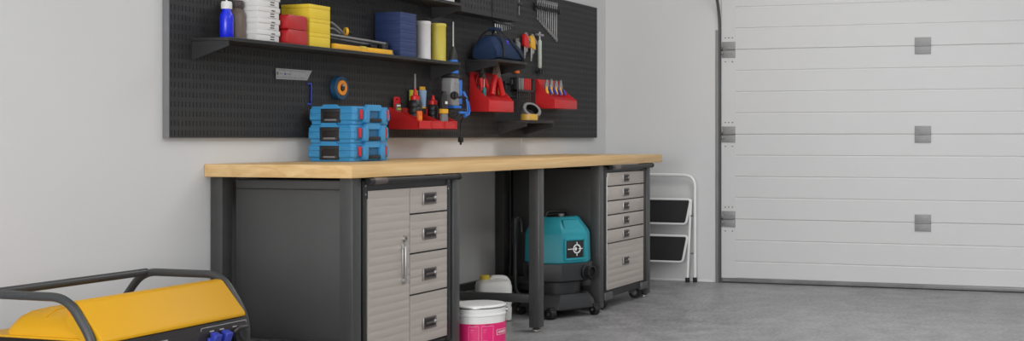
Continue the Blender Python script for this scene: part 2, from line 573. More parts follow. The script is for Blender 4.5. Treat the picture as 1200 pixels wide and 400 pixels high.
# ------------------------------------------------------------------ cabinets
def ribbed(mb, x0, x1, z0, z1, yf, pitch=.0335):
    """sheet front with horizontal stepped ribs, as one profile pushed along x"""
    n = max(1, round((z1 - z0) / pitch)); h = (z1 - z0) / n
    pr = [(yf + .012, z0), (yf, z0)]
    for k in range(n):
        a = z0 + k * h
        pr += [(yf - .0004, a + h * .05), (yf - .0010, a + h * .86), (yf, a + h * .98)] if k < n - 1 else [(yf - .0004, a + h * .05), (yf - .0010, a + h * .88)]
    pr += [(yf - .001, z1), (yf + .012, z1)]
    mb.prism(pr, 'x', x0, x1)
def pull(parent, cx, cz, yf, w=.108, h=.05):
    p = MB().m('pull_plate')
    x0, x1, z0, z1 = cx - w / 2, cx + w / 2, cz - h / 2, cz + h / 2
    p.box(x0, x1, yf - .004, yf, z1 - .008, z1, .001).box(x0, x1, yf - .004, yf, z0, z0 + .008, .001)
    p.box(x0, x0 + .012, yf - .004, yf, z0 + .008, z1 - .008, .001).box(x1 - .012, x1, yf - .004, yf, z0 + .008, z1 - .008, .001)
    p.m('gen_black').box(x0 + .012, x1 - .012, yf - .0012, yf, z0 + .008, z1 - .008)
    p.m('tool_steel').box(x0 - .003, x0 + .002, yf - .006, yf, z0 - .001, z1 + .001, .001)
    p.sphere((x1 - .016, yf - .005, cz + .001), .0085, 12)
    p.m('pull_plate').box(x0 + .02, x1 - .02, yf - .008, yf - .004, cz - .004, cz + .004, .001)
    p.build('handle', None, parent)
def bar_handle(parent, x0, x1, z, yf):
    p = MB().m('black_frame').cyl((x0, yf - .022, z), (x1, yf - .022, z), .0125, seg=16)
    p.m('black_frame').cyl((x1 - .004, yf - .022, z), (x1 + .012, yf - .022, z), .015)
    p.m('pull_plate').lathe([(.0132, 0), (.0145, .01), (.0142, .04), (.0132, .09)], (x0 + .03, yf - .022, z), (1, 0, 0))
    for xx in (x0 + .012, x1 - .055):
        p.m('black_frame').box(xx - .008, xx + .008, yf - .022, yf, z - .012, z + .012, .002)
    p.build('bar_handle', None, parent)
FY = -.668
# double cabinet at the left end: a ribbed door beside four drawers
cab = thing('tool_cabinet', 'wide black cabinet with a ribbed grey door and four drawers at the bench end', 'cabinet', (4.7823, -.35, 0))
b = MB().m('cabinet_side')
CX0, CX1 = 4.4317, 5.1299
b.box(CX0, CX0 + .012, FY + .02, -.072, .1, .79, .001).box(CX1 - .012, CX1, FY + .02, -.072, .1, .826)
b.box(CX0 - .001, CX0 + .014, FY + .02, -.072, .7935, .826, .001)
b.m('black_frame').box(CX0 + .012, CX1 - .012, -.084, -.072, .1, .826).box(CX0, CX1, FY + .02, -.072, .82, .83).box(CX0, CX1, FY + .02, -.072, .1, .112)
b.box(CX0 + .003, CX0 + .01, FY + .02, -.072, .788, .796)
b.build('body', None, cab)
f = MB().m('black_frame')
f.box(CX0 + .004, 4.4629, FY, FY + .03, .1, .83, .002).box(5.0872, 5.1229, FY, FY + .03, .1, .83, .002)
f.box(4.4629, 5.0872, FY + .004, FY + .03, .79, .83).box(4.4629, 5.0872, FY + .004, FY + .03, .1, .115).box(4.4629, 5.0872, FY + .016, FY + .03, .115, .79)
for xx, sg in ((4.4629, 1), (5.0872, -1)):
    f.prism([(xx, .79), (xx + sg * .03, .79), (xx, .755)], 'y', FY - .002, FY + .006)
    for zz in (.808, .774):
        f.m('chrome').cyl((xx - sg * .012, FY - .003, zz), (xx - sg * .012, FY + .004, zz), .004, seg=8); f.m('black_frame')
f.build('front_frame', None, cab)
d = MB().m('slat_steel'); ribbed(d, 4.4654, 4.7733, .118, .787, FY - .002)
d = d.build('door', None, cab)
h = MB().m('chrome')
h.box(4.7157, 4.7396, FY - .007, FY - .003, .388, .56, .002)
h.m('tool_steel').box(4.7098, 4.7177, FY - .026, FY - .018, .40, .55, .003).box(4.7098, 4.7177, FY - .02, FY - .004, .40, .412).box(4.7098, 4.7177, FY - .02, FY - .004, .538, .55)
h.m('chrome').build('handle', None, d)
k = MB().m('chrome').cyl((4.7336, FY - .012, .578), (4.7336, FY - .002, .578), .013, .015, 16)
k.m('gen_black').box(4.7321, 4.7351, FY - .0135, FY - .011, .572, .584)
k.build('lock', None, d)
zs = [.787, .676, .508, .333, .118]
for i in range(4):
    p = MB().m('slat_steel'); ribbed(p, 4.7783, 5.0847, zs[i + 1] + .004, zs[i] - (0 if i == 0 else .003), FY - .002)
    dr = p.build('drawer', None, cab)
    pull(dr, 4.9332, (.738, .587, .412, .2)[i], FY - .004)
bar_handle(cab, 4.4446, 5.1547, .8265, FY + .002)
for xx in (4.4992, 5.0653):
    for yy in (-.58, -.16):
        c = MB().m('black_frame').box(xx - .03, xx + .03, yy - .03, yy + .03, .088, .1)
        c.m('dull_steel').box(xx - .02, xx - .016, yy - .015, yy + .025, .04, .09).box(xx + .016, xx + .02, yy - .015, yy + .025, .04, .09)
        c.m('black_rubber').cyl((xx - .014, yy + .01, .038), (xx + .014, yy + .01, .038), .038, seg=20)
        c.build('caster', None, cab)
# narrow rolling drawer cabinet at the far end
cab = thing('rolling_cabinet', 'black rolling cabinet with six grey drawers on casters at the far bench end', 'cabinet', (7.2106, -.35, 0))
CX0, CX1 = 6.8779, 7.5404
b = MB().m('black_steel')
b.box(CX0, CX0 + .012, FY + .02, -.072, .09, .826, .001).box(CX1 - .012, CX1, FY + .02, -.072, .09, .826, .001)
b.box(CX0, CX1, -.084, -.072, .09, .826).box(CX0, CX1, FY + .02, -.072, .818, .828).box(CX0, CX1, FY + .02, -.072, .09, .102)
b.build('body', None, cab)
f = MB().m('black_frame')
f.box(CX0 + .003, 6.9186, FY, FY + .03, .085, .83, .003).box(7.4977, CX1 - .002, FY, FY + .03, .085, .83, .003)
f.box(6.9186, 7.4977, FY + .003, FY + .03, .803, .83).box(6.9186, 7.4977, FY + .003, FY + .03, .07, .11).box(6.9186, 7.4977, FY + .016, FY + .03, .11, .803)
f.m('tool_steel').cyl((6.9107, FY - .002, .12), (6.9107, FY - .002, .77), .0035, seg=8)
for xa, xb in ((CX0 - .002, 6.9822), (7.4490, CX1 + .012)):
    f.m('bumper_grey').box(xa, xb, FY - .012, FY + .03, .058, .102, .005)
f.build('front_frame', None, cab)
zs = [.799, .717, .631, .549, .464, .3835, .114]
for i in range(6):
    p = MB().m('slat_steel')
    if i < 5:
        p.box(6.9216, 7.4947, FY - .004, FY + .014, zs[i + 1] + .0035, zs[i] - .0035, .002)
    else:
        ribbed(p, 6.9216, 7.4947, zs[i + 1], zs[i] - .003, FY - .001, .036)
    dr = p.build('drawer', None, cab)
    pull(dr, 7.2007, ((zs[i] + zs[i + 1]) / 2) if i < 5 else .262, FY - .004, .094, .046)
bar_handle(cab, 6.9375, 7.5880, .8265, FY + .002)
for xx in (6.9375, 7.4937):
    for yy in (-.6, -.16):
        c = MB().m('black_frame').box(xx - .03, xx + .03, yy - .03, yy + .03, .074, .09)
        c.m('tool_steel').box(xx - .024, xx - .02, yy - .026, yy + .02, .03, .078).box(xx + .02, xx + .024, yy - .026, yy + .02, .03, .078)
        c.m('black_rubber').cyl((xx - .017, yy - .016, .038), (xx + .017, yy - .016, .038), .038, seg=24)
        c.m('grey_plastic').cyl((xx - .019, yy - .016, .038), (xx + .019, yy - .016, .038), .018, seg=16)
        c.m('tool_steel').cyl((xx - .027, yy - .016, .038), (xx + .027, yy - .016, .038), .006, seg=8)
        c.build('caster', None, cab)

# ------------------------------------------------------------------ things on the long shelf
def bottle(name, label, x, y, z, r, hs, h, mb, mc, hc):
    o = thing(name, label, 'bottle', (x, y, z))
    rn = r * .62
    MB().lathe([(r * .9, 0), (r, .004), (r, hs), (r * .93, hs + (h - hs) * .3), (rn, hs + (h - hs) * .85), (rn, h)], (x, y, z)).build('body', mb, o)
    c = MB().lathe([(r * .78, 0), (r * .8, .003), (r * .8, hc * .8), (r * .7, hc)], (x, y, z + h)).build('cap', mc, o)
    return o, c
o, c = bottle('bottle', 'cobalt blue bottle with white cap at the left end of the long shelf', 4.300, -.13, SZ, .0265, .084, .118, 'bottle_blue', 'trim_white', .03)
MB().cyl((4.300, -.13, SZ + .146), (4.300, -.13, SZ + .19), .004).build('nozzle', 'trim_white', o)
bottle('bottle', 'dull brown bottle with dark cap behind the blue bottle', 4.395, -.10, SZ, .036, .1, .132, 'bottle_brown', 'cap_brown', .03)
NM = ['bottom', 'second', 'third', 'fourth', 'topmost']
for i in range(4):
    z = SZ + i * .0477
    o = thing('white_box', 'flat white printed box, %s of the white stack on the long shelf' % (['bottom one', 'second from bottom', 'third from bottom', 'top one in view'][i]), 'box', (4.5, -.11, z), 'white boxes stacked on the long shelf')
    MB().box(4.43, 4.566, -.178, -.055, z + .0005, z + .028, .001).build('base', 'box_white', o)
    MB().box(4.4265, 4.5695, -.1815, -.0515, z + .028, z + .0474, .001).build('lid', 'box_white', o)
    p = MB().m('print_black')
    for k, zz in enumerate((.011, .021, .034)):
        yy = -.1785 if zz < .028 else -.182
        p.box(4.508 + .002 * k, 4.535, yy - .0004, yy, z + zz - .002, z + zz + .002)
    p.m('box_line').box(4.49, 4.55, -.1788, -.178, z + .0035, z + .0048)
    p.build('printed_marks', None, o)
def rounded_tub(x0, x1, y0, y1, z0, z1, name, label, m):
    o = thing(name, label, 'box', ((x0 + x1) / 2, (y0 + y1) / 2, z0), 'red containers on the long shelf')
    h = z1 - z0
    pr = [(x0 + .006, z0), (x1 - .006, z0), (x1 - .002, z0 + .006), (x1, z0 + h * .45), (x1 - .003, z1 - .01), (x1 - .014, z1), (x0 + .014, z1), (x0 + .003, z1 - .01), (x0, z0 + h * .45), (x0 + .002, z0 + .006)]
    MB().prism(pr, 'y', y0, y1, .004).build('body', m, o)
    MB().box(x0 + .02, x1 - .02, y0 + .01, y1 - .01, z0 - .0, z0 + .004).build('foot', m, o)
rounded_tub(4.595, 4.74, -.196, -.10, SZ, SZ + .0615, 'red_container', 'lower red plastic container beside the white boxes', 'box_red')
rounded_tub(4.595, 4.738, -.196, -.10, SZ + .0625, SZ + .124, 'red_container', 'upper red plastic container stacked beside the white boxes', 'box_red')
for i in range(3):
    z = SZ + i * .0615
    o = thing('yellow_box', 'yellow box, %s of the three stacked left of the caulking gun' % ['bottom', 'middle', 'top'][i], 'box', (4.84, -.11, z), 'yellow boxes on the long shelf')
    MB().box(4.7685, 4.9175, -.1835, -.0385, z + .0003, z + .044, .001).build('base', 'box_yellow', o)
    MB().box(4.768, 4.918, -.184, -.038, z + .0445, z + .0612, .0015).build('lid', 'box_yellow', o)
for i in range(5):
    z = SZ + i * .0435
    o = thing('navy_box', 'navy blue box, %s of the five stacked beside the white canister' % ['bottom', 'second from bottom', 'middle', 'second from top', 'top'][i], 'box', (5.57, -.11, z), 'navy boxes on the long shelf')
    MB().box(5.4975, 5.6425, -.1805, -.0375, z + .0003, z + .03, .0008).build('base', 'box_navy', o)
    MB().box(5.497, 5.643, -.181, -.037, z + .0302, z + .0434, .0008).build('lid', 'box_navy', o)
def canister(label, x, y, r, h, m):
    o = thing('canister', label, 'canister', (x, y, SZ))
    MB().lathe([(r * .97, 0), (r, .003), (r, .012), (r * .975, .014), (r * .975, h - .02), (r, h - .018)], (x, y, SZ), seg=36).build('body', m, o)
    MB().lathe([(r, 0), (r * 1.02, .003), (r * 1.02, .014), (r * .97, .018)], (x, y, SZ + h - .018), seg=36).build('lid', m, o)
canister('white cylindrical canister beside the navy boxes', 5.818, -.115, .0385, .2, 'can_white')
canister('yellow cylindrical canister at the right of the long shelf', 5.962, -.115, .0435, .2, 'can_yellow')
# nozzle bottle at the end of the shelf
x, y = 6.02, -.165
x, y = 6.012, -.178
o = thing('nozzle_bottle', 'black bottle with blue base and thin upright nozzle at the shelf end', 'bottle', (x, y, SZ))
MB().lathe([(.023, 0), (.024, .002), (.024, .010), (.0225, .012)], (x, y, SZ)).build('base', 'tool_blue', o)
MB().lathe([(.0225, 0), (.022, .026), (.014, .05), (.008, .071)], (x, y, SZ + .012)).build('body', 'black_plastic', o)
MB().cyl((x, y, SZ + .08), (x, y, SZ + .212), .0045, .004).build('nozzle', 'tool_steel', o)
# spirit level
o = thing('spirit_level', 'yellow spirit level lying along the front of the long shelf', 'spirit level', (5.17, -.18, SZ))
p = MB().m('tool_yellow')
p.box(4.95, 5.15, -.192, -.172, SZ, SZ + .024, .002).box(5.2, 5.41, -.192, -.172, SZ, SZ + .024, .002)
p.box(5.15, 5.2, -.192, -.172, SZ, SZ + .008).box(5.15, 5.2, -.188, -.176, SZ + .008, SZ + .019)
p.box(4.96, 5.14, -.194, -.19, SZ + .004, SZ + .009).box(5.21, 5.40, -.194, -.19, SZ + .004, SZ + .009)
p.build('body', None, o)
MB().cyl((5.155, -.182, SZ + .02), (5.195, -.182, SZ + .02), .008).build('vial', 'cap_yellow', o)
for xx in (4.944, 5.41):
    MB().box(xx, xx + .007, -.193, -.171, SZ, SZ + .025, .001).build('end_cap', 'black_plastic' if xx > 5 else 'tool_yellow', o)
MB().cyl((5.405, -.1955, SZ + .006), (5.405, -.19, SZ + .006), .005).build('hang_hole', 'tool_steel', o)
# caulking gun
o = thing('caulking_gun', 'grey caulking gun with long rods lying behind the spirit level', 'caulking gun', (5.15, -.13, SZ))
p = MB().m('dull_steel')
p.cyl((4.93, -.14, SZ + .068), (5.425, -.14, SZ + .058), .007).cyl((4.93, -.105, SZ + .06), (5.425, -.105, SZ + .046), .0065)
p.build('frame', None, o)
p = MB().m('black_plastic').lathe([(.026, 0), (.03, .004), (.03, .03), (.026, .034)], (5.39, -.122, SZ + .034), (1, 0, 0))
p.box(5.32, 5.37, -.135, -.115, SZ + .03, SZ + .05, .003)
p.box(5.425, 5.437, -.15, -.1, SZ, SZ + .066, .003)
p.build('end_plate', None, o)
p = MB().m('grey_plastic').tube([(4.925, -.125, SZ + .05), (4.94, -.125, SZ + .115), (5.0, -.125, SZ + .13), (5.06, -.125, SZ + .105), (5.1, -.125, SZ + .085)], .0065, 10, .04)
p.build('handle', None, o)
p = MB().m('grey_plastic').tube([(4.96, -.13, SZ + .06), (4.975, -.13, SZ + .095), (5.02, -.13, SZ + .1), (5.07, -.13, SZ + .08)], .005, 10, .03)
p.build('trigger', None, o)
MB().ring((5.11, -.135, SZ + .092), (1, -.6, 0), .019, .010, .012).build('collar', 'tool_yellow', o)
MB().cyl((5.115, -.135, SZ + .092), (5.19, -.115, SZ + .09), .009, .006).build('knob', 'black_plastic', o)

# ------------------------------------------------------------------ tools hanging on the board
def hook(o, x, z, y=PF):
    MB().cyl((x, y + .001, z), (x, y - .016, z), .0025, seg=8).build('hook', 'dull_steel', o)
p = thing('speed_square', 'silver metal rule with angled end hanging at the left of the board', 'ruler', (4.86, PF, 1.28))
MB().prism([(4.735, 1.255), (4.955, 1.258), (4.99, 1.303), (4.735, 1.302)], 'y', PF - .008, PF - .005).build('blade', 'tool_steel', p)
q = MB().m('print_black')
for i in range(24):
    x = 4.745 + i * .0085
    q.box(x, x + .0012, PF - .0086, PF - .008, 1.262 + .0001 * i, 1.262 + (.008 if i % 5 == 0 else .0045))
    q.box(x + .004, x + .0052, PF - .0086, PF - .008, 1.298 - (.007 if i % 5 == 0 else .004), 1.298)
q.box(4.742, 4.748, PF - .0086, PF - .008, 1.274, 1.286)
q.m('print_blue').box(4.792, 4.802, PF - .0086, PF - .008, 1.276, 1.284).m('print_black')
for x in (4.76, 4.77, 4.81, 4.82, 4.83):
    q.box(x, x + .006, PF - .0086, PF - .008, 1.279, 1.2815)
q.build('scale_marks', None, p)
MB().cyl((4.742, PF, 1.281), (4.742, PF - .014, 1.281), .0025, seg=8).build('hook', 'dull_steel', p)
# blue bracket-shaped gauge
p = MB().m('line_blue')
p.box(4.984, 4.992, PF - .007, PF - .0002, 1.148, 1.248, .001).box(4.962, 4.984, PF - .007, PF - .0002, 1.24, 1.248, .001).box(4.962, 4.984, PF - .007, PF - .0002, 1.148, 1.156, .001)
for z in (1.17, 1.19, 1.21, 1.226):
    p.box(4.974, 4.984, PF - .005, PF - .0002, z, z + .002)
tag(p.build('marking_gauge', None, None, loc=(4.98, PF, 1.2)), 'thin blue bracket shaped gauge fixed to the board above the blue cases', 'gauge')
# roll with orange core
p = thing('tape_roll', 'dark blue roll with orange core hanging above the blue cases', 'tape roll', (5.21, PF, 1.235))
ax = (-.12, -1, .05)
MB().ring((5.19, PF - .0155, 1.233), (0, 1, 0), .055, .036, .03, 40).build('outer_band', 'tape_blue', p)
MB().ring((5.19, PF - .019, 1.233), (0, 1, 0), .0355, .018, .034, 40).build('core', 'tape_orange', p)
q = MB().m('black_plastic').cyl((5.19, PF, 1.233), (5.19, PF - .037, 1.233), .0125).m('tool_steel').box(5.181, 5.199, PF - .041, PF - .03, 1.24, 1.247)
q.build('peg', None, p)

# two thin screwdrivers at the top edge
p = MB().m('black_plastic').box(6.985, 7.06, PF - .03, PF - .0175, 1.80, 1.815, .003).box(6.99, 7.0, PF - .019, PF - .0005, 1.80, 1.815).box(7.047, 7.055, PF - .019, PF - .0005, 1.80, 1.815)
tag(p.build('tool_holder', None, None, loc=(7.02, PF, 1.8)), 'small black clip holding two thin screwdrivers at the top of the board', 'tool holder')
YS = PF - .0118
for x, zt, lb in ((7.008, 1.722, 'longer thin steel screwdriver hanging from the top clip'), (7.04, 1.741, 'shorter thin steel screwdriver hanging from the top clip')):
    o = thing('screwdriver', lb, 'screwdriver', (x, YS, zt), 'thin screwdrivers at the top edge')
    MB().cyl((x, YS, zt), (x, YS, 1.86), .0042, .0042, 10).build('shaft', 'tool_steel', o)
    MB().lathe([(.006, 0), (.011, .01), (.011, .07), (.008, .08)], (x, YS, 1.845)).build('handle', 'dull_steel', o)
# wrench rack and ten combination wrenches
p = MB().m('black_plastic').box(7.262, 7.632, PF - .018, PF - .009, 1.806, 1.822, .001)
for i in range(11):
    x = 7.297 + i * .0305
    p.box(x - .005, x + .005, PF - .024, PF - .016, 1.803, 1.827, .001)
p.box(7.262, 7.282, PF - .018, PF - .0005, 1.79, 1.838, .002).box(7.62, 7.632, PF - .018, PF - .0005, 1.8, 1.828, .002)
tag(p.build('wrench_rack', None, None, loc=(7.44, PF, 1.81)), 'black bar rack holding ten steel wrenches at the upper right', 'tool rack')
WN = ['shortest wrench at the left end', 'second wrench from the left', 'third wrench from the left', 'fourth wrench from the left', 'fifth wrench from the left', 'fifth wrench from the right', 'fourth wrench from the right', 'third wrench from the right', 'second wrench from the right', 'longest wrench at the right end']
for i in range(10):
    x = 7.3125 + i * .0305
    zt = 1.862
    zb = 1.742 - i * (1.742 - 1.632) / 9
    k = .8 + .05 * i
    y = PF - .0045
    q = MB().m('tool_steel')
    q.box(x - .0042 * k, x + .0042 * k, y - .003, y + .003, zb + .008, zt - .012, .0012)
    # open jaw at the top
    q.prism([(x - .008 * k, zt - .016), (x + .008 * k, zt - .016), (x + .011 * k, zt - .004), (x + .009 * k, zt + .008), (x + .004 * k, zt + .006), (x + .004 * k, zt - .006), (x - .004 * k, zt - .006), (x - .004 * k, zt + .006), (x - .009 * k, zt + .008), (x - .011 * k, zt - .004)], 'y', y - .0035, y + .0035)
    q.ring((x, y, zb), (0, 1, 0), .0105 * k, .0055 * k, .008, 16)
    tag(q.build('wrench', None, None, loc=(x, y, zt)), 'steel combination %s of the wrench rack' % WN[i], 'wrench', 'wrenches in the rack')
# hex keys below the pocket
p = MB().m('black_plastic').box(6.735, 6.965, PF - .016, PF - .0098, 1.665, 1.677, .002).box(6.735, 6.744, PF - .0105, PF - .0005, 1.665, 1.677).box(6.956, 6.965, PF - .0105, PF - .0005, 1.665, 1.677)
tag(p.build('hex_key_holder', None, None, loc=(6.85, PF, 1.67)), 'slim black holder with silver drill bits below the wall pockets', 'tool holder')
for i in range(8):
    x = 6.752 + i * .0272
    L = .052 - i * .0052
    rb = .0042 - .0002 * i
    yb = PF - .0004 - rb
    q = MB().m('tool_steel').cyl((x, yb, 1.668), (x + .006, yb, 1.665 - L), rb, .003, 8)
    q.cyl((x, yb, 1.668), (x, yb, 1.684), .0026, .0026, 8)
    tag(q.build('drill_bit', None, None, loc=(x, PF - .022, 1.67)), 'small silver drill bit, %s in the holder under the pockets' % ['longest at the left end', 'second from left', 'third from left', 'fourth from left', 'fifth from left', 'sixth from left', 'seventh from left', 'shortest at the right end'][i], 'drill bit', 'drill bits under the pockets')
# grey multitool
o = thing('multitool', 'small grey folding tool hanging right beside the duffel bag', 'multitool', (7.02, PF, 1.56))
q = MB().m('grey_plastic').prism([(7.0, 1.53), (7.04, 1.515), (7.045, 1.57), (7.03, 1.58), (7.0, 1.58)], 'y', PF - .022, PF - .006, .002)
q.build('grip', None, o)
q = MB().m('tool_steel').prism([(6.995, 1.575), (7.03, 1.58), (7.03, 1.597), (7.02, 1.6), (7.02, 1.588), (7.008, 1.588), (7.008, 1.598), (6.997, 1.594)], 'y', PF - .018, PF - .010)
q.build('jaw', None, o)
MB().cyl((7.014, PF + .001, 1.586), (7.014, PF - .024, 1.586), .003, seg=8).build('pivot', 'dull_steel', o)
def hex_set(x, z, label, m, L):
    o = thing('hex_key_set', label, 'hex key set', (x, PF, z), 'hex key sets hanging on the board')
    MB().prism([(x - .034, z - .06), (x - .012, z - .07), (x + .03, z - .074), (x + .026, z - .03), (x + .014, z - .01), (x + .006, z + .008), (x - .02, z + .012), (x - .034, z)], 'y', PF - .026, PF - .006, .002).build('holder', m, o)
    for k in range(5):
        xx = x - .016 + k * .009
        ll = L - k * .02
        MB().tube([(xx + .03 + .002 * k, PF - .02, z - .02 - .005 * k), (xx + .026, PF - .02, z + .014 - .008 * k), (xx, PF - .02, z + .02 - .006 * k), (xx, PF - .016, z - .1), (xx, PF - .016, z - ll)], .0048 - .0004 * k, 8, .014).build('key', 'tool_steel', o)
    MB().cyl((x - .02, PF + .001, z + .002), (x - .02, PF - .03, z + .002), .003, seg=8).build('hook', 'dull_steel', o)
hex_set(7.125, 1.622, 'red holder of steel hex keys hanging beside the duffel bag', 'tool_red', .137)
hex_set(7.215, 1.618, 'yellow holder of steel hex keys hanging next to the red one', 'tool_yellow', .145)
o = thing('tee_wrench', 'grey shafted tee handle tool hanging right of the yellow hex keys', 'tee wrench', (7.31, PF, 1.64))
MB().cyl((7.262, PF - .02, 1.642), (7.358, PF - .02, 1.642), .0075).build('cross_handle', 'tool_steel', o)
q = MB().m('tool_steel').cyl((7.31, PF - .02, 1.66), (7.31, PF - .02, 1.60), .006)
q.build('neck', None, o)
q = MB().m('foam_grey').lathe([(.008, 0), (.0125, .01), (.0125, .09), (.0115, .095), (.0125, .1), (.0125, .17), (.008, .178)], (7.31, PF - .02, 1.432))
q.build('shaft', None, o)
q = MB().m('black_plastic').cyl((7.31, PF - .02, 1.434), (7.31, PF - .02, 1.418), .009).box(7.29, 7.33, PF - .03, PF - .001, 1.404, 1.418, .003).box(7.29, 7.298, PF - .034, PF - .026, 1.396, 1.426).box(7.322, 7.33, PF - .034, PF - .026, 1.396, 1.426)
q.build('end_clip', None, o)
# orange clip under the duffel shelf
q = MB().m('plug_orange').box(6.985, 7.025, PF - .024, PF - .004, 1.388, 1.405, .003).cyl((6.995, PF, 1.396), (6.995, PF - .012, 1.396), .004)
q.m('tape_orange').box(7.012, 7.024, PF - .026, PF - .02, 1.39, 1.4)
tag(q.build('spring_clip', None, None, loc=(7.0, PF, 1.396)), 'tiny orange clip on the board just below the duffel shelf', 'clip')

# ------------------------------------------------------------------ duffel bag
o = thing('duffel_bag', 'navy duffel bag with black handles on the short upper shelf', 'bag', (6.585, -.145, 1.437))
rings = []
N = 24
for k in range(13):
    t = k / 12
    x = 6.415 + .335 * t
    e = 1 - abs(2 * t - 1) ** 6 * .28
    hw, hh = .088 * (1 - .12 * abs(2 * t - 1) ** 4), .142 * e * (1 - .10 * t - .30 * max(0, t - .55) ** 1.3)
    ring = []
    for i in range(N):
        a = 2 * PI * i / N
        c_, s__ = math.cos(a), math.sin(a)
        u = math.copysign(abs(c_) ** .62, c_) * hw
        v = (math.copysign(abs(s__) ** (.95 if s__ > 0 else .35), s__))
        zz = 1.437 + hh * .38 + (v * hh * .62 if v > 0 else v * hh * .38)
        u *= (1 - .36 * max(0, (zz - 1.437) / hh - .3))
        u += .003 * math.sin(9 * t + 3 * a)
        ring.append((x, -.146 + u, zz))
    rings.append(ring)
MB().loft(rings).build('body', 'bag_navy', o, smooth=60)
for sgn in (-1, 1):
    c = -.146
    q = MB().m('bag_black').tube([(6.47, c + sgn * .091, 1.455), (6.475, c + sgn * .087, 1.52), (6.485, c + sgn * .058, 1.578), (6.497, c + sgn * .016, 1.612), (6.555, c + sgn * .016, 1.612), (6.59, c + sgn * .05, 1.575), (6.625, c + sgn * .085, 1.52), (6.69, c + sgn * .0935, 1.462), (6.72, c + sgn * .088, 1.45)], .0085, 8, .025, flat=.55)
    q.build('strap', None, o)
MB().box(6.498, 6.556, -.18, -.112, 1.602, 1.621, .008).build('grip_wrap', 'bag_navy', o)
MB().tube([(6.42, -.15, 1.57), (6.5, -.15, 1.581), (6.6, -.15, 1.573), (6.73, -.15, 1.545)], .004, 8, .02).build('zip', 'bag_black', o)
q = MB().m('bag_black').box(6.72, 6.755, -.236, -.2, 1.437, 1.45, .004)
q.build('corner_patch', None, o)
q = MB().m('purple').box(6.548, 6.566, -.217, -.207, 1.525, 1.55, .003, rot=rx(-.35))
q.build('badge', None, o)

# ------------------------------------------------------------------ red parts bins
def wedge_bin(label, x0, x1, yf, z0, zl, zb):
    """closed wedge bin: tall back, sloping top with holes, low front lip"""
    o = thing('parts_bin', label, 'parts bin', ((x0 + x1) / 2, PF, z0), 'red tool bins on the board')
    t = .004
    MB().box(x0, x1, PF - .006, PF - .0005, z0, zb, .001).build('back_panel', 'bin_red', o)
    ym = PF - .03
    for xa in (x0, x1 - t):
        MB().prism([(yf, z0), (PF - .006, z0), (PF - .006, zb), (ym + .01, zb - .004), (ym - .012, zl + .075), (ym - .05, zl + .04), (yf, zl)], 'x', xa, xa + t).build('side_panel', 'bin_red', o)
    MB().box(x0 + t, x1 - t, yf, yf + t, z0, zl, .001).build('front_lip', 'bin_red', o)
    MB().box(x0 + t, x1 - t, yf + t, PF - .006, z0, z0 + t).build('bottom', 'bin_red', o)
    MB().prism([(yf + t, zl - .004), (yf + t, zl - .0005), (PF - .0065, zl + .05), (PF - .0065, zl + .046)], 'x', x0 + t, x1 - t).build('sloped_tray', 'bin_red', o)
    return o
wedge_bin('wide red bin full of red-handled pliers, left of the screwdriver rack', 6.455, 6.755, -.152, 1.148, 1.21, 1.372)
wedge_bin('red bin with four small pliers at the right of the board', 7.285, 7.618, -.165, 1.183, 1.237, 1.366)
# long open tray bin with three compartments
bx0, bx1, yf, z0, zl, zb = 5.63, 6.015, -.2, 1.043, 1.085, 1.152
o = thing('parts_tray', 'long red tray with glue bottles and compartments right of the blue cases', 'parts tray', (5.82, PF, z0))
MB().box(bx0, bx1, PF - .005, PF - .0005, z0, zb, .001).build('back_panel', 'bin_red', o)
for xa in (bx0, bx1 - .004):
    MB().prism([(yf, z0 + .004), (yf + .008, z0), (PF - .005, z0), (PF - .005, zb), (yf, zl)], 'x', xa, xa + .004).build('side_panel', 'bin_red', o)
for xa in (bx0 + .085, bx0 + .243):
    MB().prism([(yf + .004, z0), (PF - .005, z0), (PF - .005, zb - .01), (yf + .004, zl - .004)], 'x', xa, xa + .003).build('divider', 'bin_red', o)
MB().box(bx0 + .004, bx1 - .004, yf, PF - .005, z0, z0 + .004).build('bottom', 'bin_red', o)
q = MB().m('bin_red').box(bx0, bx1, yf, yf + .004, z0, zl, .001)
for k in range(3):
    a = bx0 + .006 + k * .127
    q.box(a, a + .118, yf - .003, yf, zl - .006, zl).box(a, a + .118, yf - .003, yf, z0 + .004, z0 + .010).box(a, a + .005, yf - .003, yf, z0 + .01, zl - .006).box(a + .113, a + .118, yf - .003, yf, z0 + .01, zl - .006)
q.build('front_lip', None, o)

